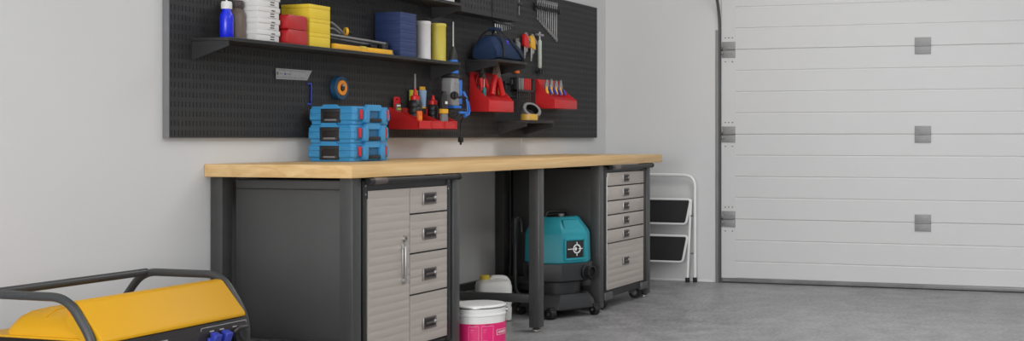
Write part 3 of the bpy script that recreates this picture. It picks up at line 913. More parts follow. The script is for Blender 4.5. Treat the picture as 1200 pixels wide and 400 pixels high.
# contents of the long tray
zt = z0 + .0045
o = thing('blister_pack', 'small red hanging package at the left of the long red tray', 'package', (5.677, -.05, zt))
x, y = 5.677, -.05
q = MB().m('tool_red').prism([(x - .028, zt), (x + .028, zt), (x + .028, 1.2), (x + .02, 1.206), (x - .02, 1.206), (x - .028, 1.2)], 'y', y, y + .003)
q.m('print_black').box(x - .008, x + .008, y - .0006, y, 1.19, 1.197)
q.build('card', None, o)
q = MB().m('bottle_brown').box(x - .022, x + .022, y - .012, y, zt + .05, 1.172, .004).m('lime').box(x - .018, x + .018, y - .0128, y - .011, 1.14, 1.15).m('print_white').box(x - .02, x + .012, y - .0128, y - .011, 1.158, 1.165)
q.build('blister', None, o)
def glue(label, x, y, r, h, hc, rc, tip, noz=False):
    o = thing('glue_bottle', label, 'glue bottle', (x, y, zt), 'glue bottles in the long red tray')
    MB().lathe([(r * .9, 0), (r, .004), (r, h * .50), (r * .95, h * .53), (r, h * .56), (r, h * .72), (r * .95, h * .74), (r, h * .77), (r * .97, h * .9), (r * .72, h)], (x, y, zt)).build('body', 'black_plastic', o)
    MB().lathe([(rc, 0), (rc, .018), (rc * .5, .024), (rc * .34, hc * .75), (rc * .24, hc)], (x, y, zt + h)).build('cap', 'tool_red', o)
    if noz:
        MB().cyl((x, y, zt + h + hc * .9), (x, y, zt + h + hc + tip), .0058, .005).build('nozzle', 'grey_plastic', o)
glue('large black glue bottle with red cone cap and long grey nozzle in the red tray', 5.765, -.10, .0345, .145, .059, .0235, .073, True)
glue('smaller black glue bottle with red cap and short tip in the red tray', 5.951, -.094, .0275, .126, .048, .022, 0)
q = MB().m('lime').box(5.806, 5.868, -.056, -.040, zt, 1.246, .003).m('tool_yellow').box(5.809, 5.865, -.0568, -.055, 1.15, 1.18)
tag(q.build('lime_pack', None, None, loc=(5.84, -.05, zt)), 'lime yellow pack behind the large glue bottle', 'package')
o = thing('sealant_tube', 'pale blue sealant tube with yellow ends between the two glue bottles', 'tube', (5.905, -.055, zt))
x, y = 5.906, -.058
MB().cyl((x, y, zt), (x, y, 1.152), .015, .018).build('collar', 'black_plastic', o)
MB().lathe([(.019, 0), (.019, .008)], (x, y, 1.152)).build('ring', 'tool_yellow', o)
MB().lathe([(.018, 0), (.018, .02), (.022, .087)], (x, y, 1.16), sx=.95).build('tube_body', 'tube_blue', o)
MB().box(x - .021, x + .021, y - .006, y + .006, 1.2472, 1.266, .002).build('crimp', 'tool_yellow', o)
q = MB().m('plug_orange').box(5.648, 5.686, -.19, -.178, zt, 1.134, .003).m('tape_orange').box(5.653, 5.681, -.1908, -.189, 1.09, 1.11)
tag(q.build('scraper_blade', None, None, loc=(5.667, -.184, zt)), 'orange plastic piece at the front of the red tray before the large bottle', 'scraper')
o = thing('putty_knife', 'dark scraper with yellow band and grey end standing in the tray right side', 'scraper', (5.94, -.165, zt))
MB().prism([(5.91, zt), (5.985, zt), (5.975, 1.125), (5.92, 1.125)], 'y', -.168, -.152, .002).build('blade', 'dull_steel', o)
MB().box(5.918, 5.975, -.171, -.149, 1.1255, 1.15, .002).build('band', 'tool_yellow', o)
q = MB().m('black_plastic').prism([(5.918, 1.1505), (5.974, 1.1505), (5.966, 1.225), (5.955, 1.243), (5.932, 1.243), (5.92, 1.225)], 'y', -.169, -.151, .003)
q.m('print_white').box(5.945, 5.968, -.1698, -.169, 1.176, 1.19)
q.build('handle', None, o)

# pliers helper: jaws up, two handles spreading downward
def pliers(label, x, y, z, L, mh, mj='dull_steel', spread=.03, tilt=0.0, group=None, r=.006, lean=.0, name='pliers'):
    """z: height of the handle ends, L: total length"""
    o = thing(name, label, 'pliers', (x, y, z), group)
    zj = z + L * .66
    q = MB().m(mj)
    for sg in (-1, 1):
        q.prism([(x + sg * .001, zj - .008), (x + sg * r * 2.0, zj - .002), (x + sg * r * 1.9, zj + L * .1), (x + sg * r * .9, z + L), (x + sg * .001, z + L)], 'y', y - r * .8, y + r * .8)
    q.cyl((x, y - r * 1.2, zj), (x, y + r * 1.2, zj), r * 1.5)
    q.build('jaws', None, o)
    for sg in (-1, 1):
        MB().tube([(x + sg * r * .8, y, zj), (x + sg * spread * .62, y - lean * .4, z + L * .38), (x + sg * spread, y - lean, z)], r * 1.15, 10, L * .12).build('grip', mh, o)
    o.rotation_euler = (0, tilt, 0)
    return o
# four small pliers in the right bin
for i, (x, nm) in enumerate(((7.335, 'leftmost'), (7.402, 'second from left'), (7.472, 'third from left'), (7.54, 'rightmost'))):
    y, z = -.085, 1.279
    o = thing('pliers', 'small grey pliers with yellow and blue grips, %s in the right red bin' % nm, 'pliers', (x, y, z), 'small pliers in the right red bin')
    q = MB().m('tool_steel')
    for sg in (-1, 1):
        q.prism([(x + sg * .002, z + .03), (x + sg * .02, z + .026), (x + sg * .021, z + .05), (x + sg * .006, z + .085 + .006 * (i % 2)), (x + sg * .001, z + .085)], 'y', y - .006, y + .006, .001)
    q.cyl((x, y - .009, z + .045), (x, y + .009, z + .045), .009)
    q.build('jaws', None, o)
    for sg in (-1, 1):
        MB().tube([(x + sg * .008, y - .004, z + .036), (x + sg * .024, y - .012, z + .018), (x + sg * .03, y - .022, z - .006)], .0088, 10, .01).build('grip', 'tool_yellow' if sg < 0 else 'line_blue', o)

# tools in the wide red bin
pliers('red-handled pliers leaning at the left end of the wide red bin', 6.520, -.090, 1.276, .115, 'tool_red', 'black_plastic', .032, -.42, 'tools in the wide red bin', .0105)
pliers('big red-handled pliers spread open in the middle of the wide red bin', 6.634, -.105, 1.245, .175, 'tool_red', 'bottle_brown', .062, 0, 'tools in the wide red bin', .0135, .006)
o = thing('chisel', 'silver bladed chisel with black handle standing in the wide red bin', 'chisel', (6.555, -.06, 1.255), 'tools in the wide red bin')
MB().lathe([(.010, 0), (.012, .01), (.012, .05), (.008, .058)], (6.555, -.06, 1.248)).build('handle', 'black_plastic', o)
MB().prism([(6.546, 1.305), (6.564, 1.305), (6.566, 1.35), (6.559, 1.4), (6.551, 1.4), (6.544, 1.35)], 'y', -.062, -.057).build('blade', 'tool_steel', o)
o = thing('screwdriver', 'teal-handled screwdriver low in the left of the wide red bin', 'screwdriver', (6.487, -.105, 1.235), 'tools in the wide red bin')
MB().lathe([(.009, 0), (.012, .008), (.01, .03), (.012, .045), (.007, .055)], (6.487, -.105, 1.228)).build('handle', 'tool_teal', o)
MB().cyl((6.487, -.105, 1.282), (6.487, -.105, 1.33), .003, seg=8).build('shaft', 'dull_steel', o)
o = thing('snips', 'dull red looped snips behind the teal screwdriver in the wide red bin', 'snips', (6.52, -.045, 1.26), 'tools in the wide red bin')
MB().tube([(6.508, -.045, 1.30), (6.504, -.045, 1.335), (6.52, -.045, 1.36), (6.54, -.045, 1.335), (6.536, -.045, 1.30)], .006, 10, .012, closed=True).build('handle', 'box_red', o)
MB().prism([(6.514, 1.245), (6.53, 1.245), (6.526, 1.3), (6.518, 1.3)], 'y', -.048, -.042).build('blade', 'dull_steel', o)
o = thing('utility_knife', 'yellow knife with red loop handle at the right of the wide red bin', 'knife', (6.735, -.075, 1.235), 'tools in the wide red bin')
MB().prism([(6.718, 1.25), (6.735, 1.248), (6.731, 1.285), (6.742, 1.295), (6.722, 1.303), (6.713, 1.285)], 'y', -.08, -.07, .001).build('body', 'cap_yellow', o)
MB().tube([(6.712, -.07, 1.306), (6.704, -.07, 1.352), (6.718, -.07, 1.374), (6.734, -.07, 1.352), (6.728, -.07, 1.306)], .0055, 10, .01, closed=True).build('handle', 'tool_red', o)
o = thing('wrench', 'small grey wrench standing between the pliers and the yellow knife', 'wrench', (6.70, -.06, 1.24), 'tools in the wide red bin')
MB().box(6.692, 6.704, -.064, -.057, 1.243, 1.34, .001).build('shank', 'dull_steel', o)
MB().prism([(6.686, 1.335), (6.71, 1.335), (6.714, 1.35), (6.71, 1.362), (6.703, 1.36), (6.703, 1.348), (6.693, 1.348), (6.693, 1.36), (6.686, 1.362), (6.682, 1.35)], 'y', -.065, -.056).build('jaw', 'tool_steel', o)

# single peg hook and the screwdriver rack
q = MB().m('black_plastic').box(6.86, 6.90, PF - .012, PF, 1.29, 1.335, .003).cyl((6.88, PF - .01, 1.318), (6.88, PF - .045, 1.318), .006).box(6.872, 6.888, PF - .05, PF - .04, 1.318, 1.345, .002)
tag(q.build('peg_hook', None, None, loc=(6.88, PF, 1.31)), 'empty black hook block left of the screwdriver rack', 'hook')
o = thing('screwdriver_rack', 'black rack of slim screwdrivers between the two red bins', 'tool rack', (7.07, PF, 1.28))
q = MB().m('black_plastic').box(6.955, 7.19, PF - .046, PF - .016, 1.276, 1.29, .002).box(6.955, 6.969, PF - .046, PF, 1.276, 1.362, .003).box(7.176, 7.19, PF - .046, PF, 1.276, 1.362, .003).box(6.969, 7.176, PF - .012, PF, 1.276, 1.362, .002)
q.build('frame', None, o)
q = MB().m('black_plastic').box(6.86, 7.2, PF - .012, PF - .0, 1.243, 1.254, .002)
q.build('lower_bar', None, o)
for i in range(8):
    x = 6.99 + i * .0242
    red = i >= 4
    o = thing('screwdriver', ('slim red screwdriver, %s of the four red ones in the rack' if red else 'slim grey screwdriver, %s of the four grey ones in the rack') % ['leftmost', 'second from left', 'third from left', 'rightmost'][i % 4], 'screwdriver', (x, PF - .028, 1.29), 'slim screwdrivers in the rack')
    r = .0062 if red else .0036
    MB().lathe([(r * .8, 0), (r, .006), (r, .058), (r * .8, .07)], (x, PF - .028, 1.2905)).build('handle', 'tool_red' if red else 'tool_steel', o)
    MB().cyl((x, PF - .028, 1.2905), (x, PF - .028, 1.15 - .001 * i), .0032, .0028, 8).build('shaft', 'gen_black', o)

# rolls of tape on the low shelf
o = thing('tape_roll', 'golden roll of tape lying flat on the low shelf', 'tape roll', (6.93, -.16, 1.103), 'tape rolls on the low shelf')
MB().ring((6.93, -.165, 1.103 + .0185), (0, 0, 1), .050, .034, .036, 40).build('tape', 'tape_gold', o)
MB().ring((6.93, -.165, 1.103 + .0185), (0, 0, 1), .0338, .031, .037, 40).build('core', 'print_white', o)
o = thing('tape_roll', 'grey roll of duct tape leaning on the golden roll', 'tape roll', (7.04, -.13, 1.103), 'tape rolls on the low shelf')
ax = Vector((-.42, -.62, .66))
MB().ring((7.035, -.125, 1.103 + .055), ax, .058, .040, .042, 40).build('tape', 'duct_grey', o)
MB().ring((7.035, -.125, 1.103 + .055), ax, .0398, .037, .043, 40).build('core', 'black_plastic', o)

# corded power tool in its holder
o = thing('power_tool', 'grey and blue corded power tool hanging between the two left red bins', 'power tool', (6.09, -.10, 1.17))
cx_, cy_ = 6.118, -.102
def sq(cx, cy, hx, hy, n=24, e=.5):
    out = []
    for i in range(n):
        a = 2 * PI * i / n
        out.append((cx + math.copysign(abs(math.cos(a)) ** e, math.cos(a)) * hx, cy + math.copysign(abs(math.sin(a)) ** e, math.sin(a)) * hy))
    return out
def column(mb, cx, cy, prof, e=.5):
    mb.loft([[(u, v, z) for u, v in sq(cx, cy, hx, hy, 28, e)] for hx, hy, z in prof])
q = MB().m('can_grey'); column(q, cx_, cy_, [(.038, .037, 1.172), (.041, .040, 1.18), (.040, .040, 1.30), (.036, .036, 1.318)])
q.build('body', None, o)
q = MB().m('black_plastic'); column(q, cx_, cy_, [(.040, .040, 1.3185), (.043, .043, 1.325), (.041, .041, 1.338), (.036, .036, 1.343)]); q.build('collar', None, o)
q = MB().m('tool_blue'); column(q, cx_, cy_, [(.036, .035, 1.3435), (.038, .037, 1.355), (.033, .032, 1.368), (.015, .015, 1.374)]); q.build('cap', None, o)
q = MB().m('tool_blue')
q.box(cx_ + .03, cx_ + .052, cy_ - .043, cy_ + .02, 1.18, 1.31, .006)
q.box(cx_ - .032, cx_ + .045, cy_ - .043, cy_ + .03, 1.156, 1.1715, .004)
q.build('side_grip', None, o)
q = MB().m('black_plastic').lathe([(.021, 0), (.022, .004), (.021, .014), (.017, .018)], (cx_ - .026, cy_ - .036, 1.225), (-.75, -.75, 0))
q.box(cx_ - .046, cx_ - .038, cy_ - .058, cy_ - .05, 1.208, 1.242, .002)
q.build('dial', None, o)
q = MB().m('tool_steel')
for dx, dz in ((-.02, 1.29), (.015, 1.285), (.015, 1.195)):
    q.cyl((cx_ + dx, cy_ - .038, dz), (cx_ + dx, cy_ - .0425, dz), .004, seg=10)
q.build('screw', None, o)
q = MB().m('tool_blue')
q.box(cx_ - .03, cx_ + .05, cy_ - .075, cy_ - .06, 1.127, 1.141, .005).cyl((cx_ + .03, cy_ - .068, 1.115), (cx_ + .05, cy_ - .068, 1.125), .009)
q.tube([(cx_ + .09, cy_ - .03, 1.25), (cx_ + .1, cy_ - .05, 1.20), (cx_ + .1, cy_ - .06, 1.14), (cx_ + .08, cy_ - .06, 1.12)], .0045, 10, .02)
q.tube([(cx_ + .075, cy_ - .03, 1.25), (cx_ + .08, cy_ - .055, 1.20), (cx_ + .078, cy_ - .06, 1.13)], .0045, 10, .02)
q.build('hose', None, o)
q = MB().m('black_plastic')
pts = []
for k in range(20):
    a = 2 * PI * k / 20
    pts.append((cx_ + .045 + .07 * math.cos(a), cy_ - .02 - .03 * math.sin(a + .5), 1.165 + .055 * math.sin(a)))
q.tube(pts, .006, 8, closed=True)
q.tube([(cx_ + .06, cy_, 1.28), (cx_ + .085, cy_ - .02, 1.275), (cx_ + .11, cy_ - .03, 1.23), (cx_ + .11, cy_ - .03, 1.15), (cx_ + .09, cy_ - .03, 1.11)], .006, 8, .03)
q.tube([(cx_ + .10, cy_ - .03, 1.12), (cx_ + .118, cy_ + .005, 1.09), (cx_ + .118, cy_ + .005, 1.0)], .003, 8, .02)
q.build('cord', None, o)
q = MB().m('black_rubber').box(cx_ + .104, cx_ + .132, cy_ - .006, cy_ + .016, .975, 1.005, .004).cyl((cx_ + .112, cy_ + .005, .975), (cx_ + .112, cy_ + .005, .962), .003).cyl((cx_ + .124, cy_ + .005, .975), (cx_ + .124, cy_ + .005, .962), .003)
q.build('plug', None, o)
q = MB().m('black_plastic').box(cx_ - .05, cx_ + .06, cy_ + .052, PF, 1.18, 1.21, .003).box(cx_ - .06, cx_ + .07, cy_ - .06, cy_ + .06, 1.148, 1.156, .003)
q.build('cradle', None, o)

# ------------------------------------------------------------------ blue tool cases on the worktop
def tool_case(x0, y0, z0, label):
    W, D, H = .296, .238, .0815       # along x (front), along y (side), height
    x1, y1 = x0 + W, y0 + D
    o = thing('tool_case', label, 'tool case', (x0 + W / 2, y0 + D / 2, z0), 'blue tool cases on the worktop')
    ch = .011
    def plan(i):
        c = ch
        return [(x0 + c + i, y0 + i), (x1 - c - i, y0 + i), (x1 - i, y0 + c + i), (x1 - i, y1 - c - i), (x1 - c - i, y1 - i), (x0 + c + i, y1 - i), (x0 + i, y1 - c - i), (x0 + i, y0 + c + i)]
    def lp(mb, prof):
        mb.loft([[(u, v, z0 + z) for u, v in plan(i)] for i, z in prof])
    q = MB().m('case_blue'); lp(q, [(.008, 0), (.006, .003), (.006, .014), (.0, .022), (.0, .0485)]); q.build('base', None, o)
    q = MB().m('case_blue'); lp(q, [(.001, .0495), (.001, .066), (.006, .073), (.007, .0795), (.009, .081)])
    q.build('lid', None, o)
    # raised grip humps on the lid: above the end grip and above the carrying handle
    for (a, b, c, d) in ((x0 - .001, x0 + .0055, y0 + D * .30, y0 + D * .74),):
        MB().hexa([(a, c, z0 + .07), (b, c, z0 + .07), (b, d, z0 + .07), (a, d, z0 + .07), (a + .001, c + .018, z0 + .0885), (b, c + .018, z0 + .0885), (b, d - .018, z0 + .0885), (a + .001, d - .018, z0 + .0885)]).build('end_rib', 'case_blue', o)
    # black recessed grip on the end face
    q = MB().m('gen_black')
    ya, yb = y0 + .072, y0 + .170
    q.box(x0 - .003, x0 + .004, ya, yb, z0 + .008, z0 + .07, .0015)
    q.m('vac_dark').box(x0 - .006, x0 - .002, ya + .004, yb - .004, z0 + .055, z0 + .067, .0015).box(x0 - .006, x0 - .002, ya + .004, yb - .004, z0 + .011, z0 + .027, .0015)
    q.box(x0 - .0055, x0 - .002, ya + .004, ya + .014, z0 + .027, z0 + .055).box(x0 - .0055, x0 - .002, yb - .014, yb - .004, z0 + .027, z0 + .055)
    q.m('grey_plastic').box(x0 - .007, x0 - .005, ya + .016, yb - .022, z0 + .016, z0 + .024, .001)
    q.build('end_grip', None, o)
    # seam line bands on end face
    q = MB().m('case_blue').box(x0 - .0025, x0 + .003, y0 + ch + .004, ya - .004, z0 + .04, z0 + .0475, .001).box(x0 - .0025, x0 + .003, yb + .004, y1 - ch - .004, z0 + .04, z0 + .0475, .001)
    q.build('end_band', None, o)
    # front: two blocks with red latches, carrying handle between
    for sg, xa in ((0, x0 + .064), (1, x1 - .098)):
        MB().m('case_blue').prism([(xa + .004, z0 + .008), (xa + .030, z0 + .008), (xa + .034, z0 + .024), (xa + .034, z0 + .058), (xa + .028, z0 + .073), (xa + .006, z0 + .073), (xa, z0 + .058), (xa, z0 + .024)], 'y', y0 - .018, y0 + .01, .002).build('handle_block', None, o)
    for xm in (x0 + .046, x1 - .046):
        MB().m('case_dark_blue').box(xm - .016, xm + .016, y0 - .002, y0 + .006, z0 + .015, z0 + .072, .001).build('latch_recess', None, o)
        MB().prism([(xm - .009, z0 + .066), (xm + .010, z0 + .066), (xm + .006, z0 + .024), (xm - .005, z0 + .024)], 'y', y0 - .010, y0 - .001, .0015).build('latch', 'clip_red', o)
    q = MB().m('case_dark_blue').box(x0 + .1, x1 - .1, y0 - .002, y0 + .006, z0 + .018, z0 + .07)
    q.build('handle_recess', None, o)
    q = MB().m('black_plastic').box(x0 + .0995, x1 - .0995, y0 - .016, y0 - .003, z0 + .012, z0 + .028, .003)
    q.build('carry_handle', None, o)
    q = MB().m('case_blue').hexa([(x0 + .075, y0 - .010, z0 + .062), (x1 - .075, y0 - .010, z0 + .062), (x1 - .075, y0 + .0055, z0 + .062), (x0 + .075, y0 + .0055, z0 + .062), (x0 + .095, y0 - .006, z0 + .0895), (x1 - .095, y0 - .006, z0 + .0895), (x1 - .095, y0 + .0055, z0 + .0895), (x0 + .095, y0 + .0055, z0 + .0895)])
    q.build('handle_hump', None, o)
    for xx, yy in ((x0 + .03, y0 + .03), (x1 - .03, y0 + .03), (x0 + .03, y1 - .03), (x1 - .03, y1 - .03)):
        pass
    return o
c0 = tool_case(4.922, -.297, WZ + .0005, 'bottom blue tool case of the stack of three on the worktop')
dup(c0, (.001, 0, .0825), 'middle blue tool case of the stack of three on the worktop')
dup(c0, (.009, 0, .165), 'top blue tool case of the stack, set slightly to the right')

# ------------------------------------------------------------------ shop vacuum
vx, vy = 6.664, -.475
R_ = math.radians(30)
vac = thing('shop_vacuum', 'teal and black shop vacuum on casters under the workbench', 'vacuum', (0, 0, 0))
# built facing -y about the origin, then turned and placed
def oct_(hx, hy, c, n=3):
    """rounded-corner rectangle with chamfers of size c"""
    return [(-hx + c, -hy), (hx - c, -hy), (hx, -hy + c), (hx, hy - c), (hx - c, hy), (-hx + c, hy), (-hx, hy - c), (-hx, -hy + c)]
def rings8(mb, prof):
    mb.loft([[(u, v + oy, z) for u, v in oct_(hx, hy, c)] for hx, hy, c, oy, z in prof])
q = MB().m('vac_teal'); rings8(q, [(.158, .158, .07, 0, .302), (.163, .163, .075, 0, .308), (.160, .160, .075, 0, .46), (.156, .155, .075, .002, .478), (.122, .112, .06, .016, .548), (.112, .10, .055, .02, .556)])
hd = q.build('head', None, vac, smooth=25)
q = MB().m('vac_teal')
q.box(-.072, .072, -.171, -.152, .318, .330, .003).box(-.072, .072, -.169, -.15, .428, .44, .003).box(-.074, -.06, -.169, -.152, .328, .43, .002).box(.06, .074, -.169, -.152, .328, .43, .002)
q.hexa([(-.064, -.166, .438), (.064, -.166, .438), (.064, -.14, .438), (-.064, -.14, .438), (-.05, -.122, .540), (.05, -.122, .540), (.05, -.08, .545), (-.05, -.08, .545)])
q.build('front_frame', None, hd)
MB().m('vac_teal').cyl((-.158, -.03, .36), (-.172, -.03, .36), .016, .014, 16).build('latch_button', None, hd)
q = MB().m('gen_black').box(-.056, .056, -.1655, -.158, .333, .426, .002).build('badge_plate', None, hd)
q = MB().m('print_white')
q.ring((.012, -.166, .381), (0, 1, 0), .026, .019, .002, 28)
q.box(-.05, .002, -.167, -.165, .379, .3835).box(.022, .05, -.167, -.165, .379, .3835).box(.0095, .0145, -.167, -.165, .40, .42).box(.0095, .0145, -.167, -.165, .342, .362)
q.prism([(-.006, .381), (.006, .393), (.012, .381), (.006, .369)], 'y', -.167, -.165)
q.build('emblem', None, hd)
q = MB().m('vac_black')
q.box(-.085, .085, -.05, .1, .548, .558, .003).tube([(-.075, .02, .555), (-.06, .02, .582), (.07, .02, .582), (.085, .02, .55)], .011, 10, .03)
q.m('gen_black').box(-.02, .02, -.113, -.095, .512, .532, .003)
q.m('duct_grey').cyl((.0, -.03, .556), (.0, -.03, .572), .016)
q.build('top_handle', None, hd)
q = MB().m('vac_dark'); rings8(q, [(.150, .150, .07, 0, .196), (.166, .166, .075, 0, .206), (.172, .172, .078, 0, .29), (.170, .170, .078, 0, .3015)])
col = q.build('collar', None, vac, smooth=25)
q = MB().m('vac_black').lathe([(.044, 0), (.044, .01), (.036, .014), (.036, .045), (.028, .047), (.027, .03)], (.075, -.165, .25), (.25, -1, 0), seg=24)
q.build('inlet', None, col)
for xx in (-.176, .166):
    MB().m('vac_black').box(xx, xx + .01, -.05, .05, .21, .29, .003).build('clamp', None, vac)
q = MB().m('vac_dark').lathe([(.126, 0), (.13, .01), (.134, .16), (.13, .165)], (0, .01, .034), seg=32)
q.build('tank', None, vac)
# flared base
q = MB().m('vac_dark')
q.loft([[(u, v, z) for u, v in oct_(hx, hy, c)] for hx, hy, c, z in ((.165, .165, .05, .046), (.172, .172, .055, .052), (.17, .17, .06, .085), (.155, .155, .06, .115), (.145, .145, .06, .128))])
q.build('base', None, vac, smooth=25)
for xx, yy in ((-.15, -.15), (.145, -.15), (-.15, .15), (.145, .15)):
    c = MB().m('vac_black').cyl((xx - .016, yy, .03), (xx + .016, yy, .03), .03, seg=20).box(xx - .022, xx + .022, yy - .022, yy + .022, .040, .066, .006)
    c.m('dull_steel').cyl((xx - .019, yy, .03), (xx + .019, yy, .03), .008, seg=10)
    c.build('caster', None, vac)
q = MB().m('vac_black').tube([(-.165, .10, .10), (-.205, .12, .14), (-.205, .12, .52), (-.19, .12, .56), (-.165, .12, .52), (-.165, .12, .47)], .014, 12, .02)
q.box(-.222, -.19, .105, .135, .40, .55, .006)
q.build('hose', None, vac)
vac.rotation_euler = (0, 0, -R_)
vac.location = (vx, vy, 0)

# ------------------------------------------------------------------ pail and jerry can
px_, py_ = 5.436, -.64
o = thing('paint_pail', 'white round pail with a bright pink label under the workbench', 'pail', (px_, py_, 0))
MB().lathe([(.116, 0), (.12, .003), (.1225, .17), (.1262, .172), (.1262, .18), (.1235, .182), (.1243, .205)], (px_, py_, 0), seg=56).build('body', 'pail_white', o)
q = MB().m('pail_white').lathe([(.119, .216), (.116, .221), (.09, .2225), (.02, .2235), (.001, .2235)], (px_, py_, 0), seg=56, cap=False)
q.m('tool_steel').lathe([(.1245, .2075), (.1275, .209), (.1275, .2125)], (px_, py_, 0), seg=56, cap=False)
q.m('pail_white').lathe([(.1275, .2125), (.1265, .2175), (.124, .2195), (.121, .2195), (.119, .216)], (px_, py_, 0), seg=56, cap=False)
q.build('lid', None, o)
MB().lathe([(.1232, .02), (.1252, .138)], (px_, py_, 0), seg=72, cap=False).build('label', 'pail_pink', o)
def curved(mb, a0, a1, z0, z1, d=.0006):
    n = max(2, int((a1 - a0) / 4))
    rr = []
    for k in range(n + 1):
        a = math.radians(a0 + (a1 - a0) * k / n)
        row = []
        for dd, z in ((0, z0), (d, z0), (d, z1), (0, z1)):
            r = .1232 + (z - .02) / .118 * .002 + .0002 + dd
            row.append((px_ + r * math.cos(a), py_ + r * math.sin(a), z))
        rr.append(row)
    mb.loft(rr)
# direction towards the viewer's side of the room is about 207 degrees
q = MB().m('pail_pale')
for a, b in ((186, 208), (214, 240)):
    curved(q, a, a + .5, .04, .128); curved(q, b - .5, b, .04, .128); curved(q, a, b, .127, .1284); curved(q, a, b, .04, .0412)
    curved(q, a + 4, a + 11, .110, .1112); curved(q, a + 4, a + 8, .10, .101); curved(q, a + 4, a + 13, .06, .0608)
q.m('print_black'); curved(q, 190, 198, .1305, .134); curved(q, 222, 226, .1305, .134); curved(q, 228, 231, .1305, .134)
q.m('print_white')
a, b, c, d = 249, 285, .082, .107
curved(q, a, a + .9, c, d); curved(q, a, b, d - .0015, d); curved(q, a, b, c, c + .0015); curved(q, b - .9, b, c, d)
for k in range(5):
    t = a + 5 + k * 5.5
    curved(q, t, t + 1, .089, .10); curved(q, t + 2.4, t + 3.4, .089, .10); curved(q, t + 1, t + 2.4, .094, .096)
q.build('label_print', None, o)
q = MB().m('tool_steel')
for sg in (-1, 1):
    a = math.radians(207 + sg * 90)
    q.cyl((px_ + .122 * math.cos(a), py_ + .122 * math.sin(a), .19), (px_ + .133 * math.cos(a), py_ + .133 * math.sin(a), .19), .012)
pts = []
for k in range(15):
    t = PI * k / 14
    a = math.radians(207)
    u = math.cos(t) * .132; v = math.sin(t) * .132
    pts.append((px_ + u * math.cos(a - PI / 2) - v * math.cos(a), py_ + u * math.sin(a - PI / 2) - v * math.sin(a), .19 - .045 * math.sin(t)))
q.tube(pts, .0025, 8)
q.build('bail', None, o)

jx, jy = 6.33, -.245
o = thing('jerry_can', 'white plastic jerry can with a yellow cap behind the pink pail', 'jerry can', (0, 0, 0))
q = MB().m('jerry_white')
pr = [(.082, .062, 0), (.092, .072, .008), (.094, .074, .07), (.090, .070, .085), (.094, .074, .10), (.094, .074, .19), (.088, .068, .212), (.07, .055, .224)]
q.loft([[(u, v, z) for u, v in sq(0, 0, hx, hy, 32, .42)] for hx, hy, z in pr])
q.tube([(-.015, 0, .218), (-.005, 0, .236), (.066, 0, .232), (.084, 0, .20)], .015, 12, .02)
q.lathe([(.024, 0), (.022, .015)], (-.05, -.01, .22))
q.build('body', None, o, smooth=50)
MB().lathe([(.0255, 0), (.0265, .002), (.0265, .02), (.024, .023)], (-.05, -.01, .229), seg=24).build('cap', 'cap_yellow', o)
o.rotation_euler = (0, 0, math.radians(-50)); o.location = (jx, jy, 0)

# ------------------------------------------------------------------ folding step stool against the back wall
LX = 8.435
o = thing('step_ladder', 'white folding step stool with two black treads leaning on the back wall', 'ladder', (LX, -.46, 0))
ya, yb = -.228, -.688
MB().tube([(LX, ya, .022), (LX, ya - .0, .741), (LX, yb + .0, .741), (LX, yb, .022)], .0115, 12, .085, 8).build('front_frame', 'ladder_white', o)
q = MB().m('ladder_white')
for y0, y1 in ((-.250, -.273), (-.666, -.643)):
    q.tube([(LX - .024, y0, .575), (LX - .03, y1, .022)], .0095, 10)
q.cyl((LX - .024, -.255, .50), (LX - .024, -.66, .50), .006)
q.build('rear_frame', None, o)
for zt_, zb_, wt, wb, nm in ((.5735, .405, .668, .632, 0), (.3205, .142, .645, .607, 1)):
    t0, t1 = -.916 + wt, -.916 + wb
    st = MB().m('ladder_mat').hexa([(LX - .042, -wb + .003, zb_ + .004), (LX - .030, -wb + .003, zb_ + .004), (LX - .030, t1 - .003, zb_ + .004), (LX - .042, t1 - .003, zb_ + .004),
                                    (LX - .042, -wt + .003, zt_ - .003), (LX - .030, -wt + .003, zt_ - .003), (LX - .030, t0 - .003, zt_ - .003), (LX - .042, t0 - .003, zt_ - .003)]).build('tread', None, o)
    MB().m('ladder_white').tube([(LX - .036, -wt, zt_), (LX - .036, -wb - .002, zb_), (LX - .036, t1 + .002, zb_), (LX - .036, t0, zt_)], .009, 10, .022, closed=True).build('tread_rim', None, st)
q = MB().m('grey_plastic')
for y in (-.672, -.244):
    q.cyl((LX - .034, y, .46), (LX + .01, y, .46), .006).cyl((LX - .034, y, .2), (LX + .01, y, .2), .006)
q.build('rivet', None, o)
for x, y in ((LX, ya), (LX, yb), (LX - .03, -.273), (LX - .03, -.643)):
    MB().box(x - .014, x + .014, y - .013, y + .013, 0, .034, .004).build('foot', 'black_rubber', o)

# ------------------------------------------------------------------ generator
G = thing('generator', 'yellow and black portable generator with a black tube frame by the left wall', 'generator', (3.35, -.43, 0))
gx0, gx1 = 3.018, 3.685
yb_, yf_ = -.272, -.602
TR = .0135
def hoop(x):
    return [(x, -.165, .05), (x, -.165, .40), (x, yb_, .531), (x, yf_, .531), (x, -.702, .395), (x, -.702, .05)]
for x in (gx0, gx1):
    MB().m('gen_tube').tube(hoop(x), TR, 16, .06, 8).build('hoop', None, G)
MB().tube([(gx0 + .005, yb_ - .02, .531), (gx1 - .005, yb_ - .02, .531)], TR * .97, 16).build('top_bar', 'gen_tube', G)
q = MB().m('gen_tube')
for y in (-.165, -.702):
    q.cyl((gx0, y, .06), (gx1, y, .06), TR)
for x in (gx0 + .1, gx1 - .1):
    q.cyl((x, -.165, .06), (x, -.702, .06), TR * .9)
q.build('base_rail', None, G)
for x in (gx0, gx1):
    for y in (-.165, -.702):
        MB().cyl((x, y, 0), (x, y, .052), .022, .018).build('foot', 'black_rubber', G)
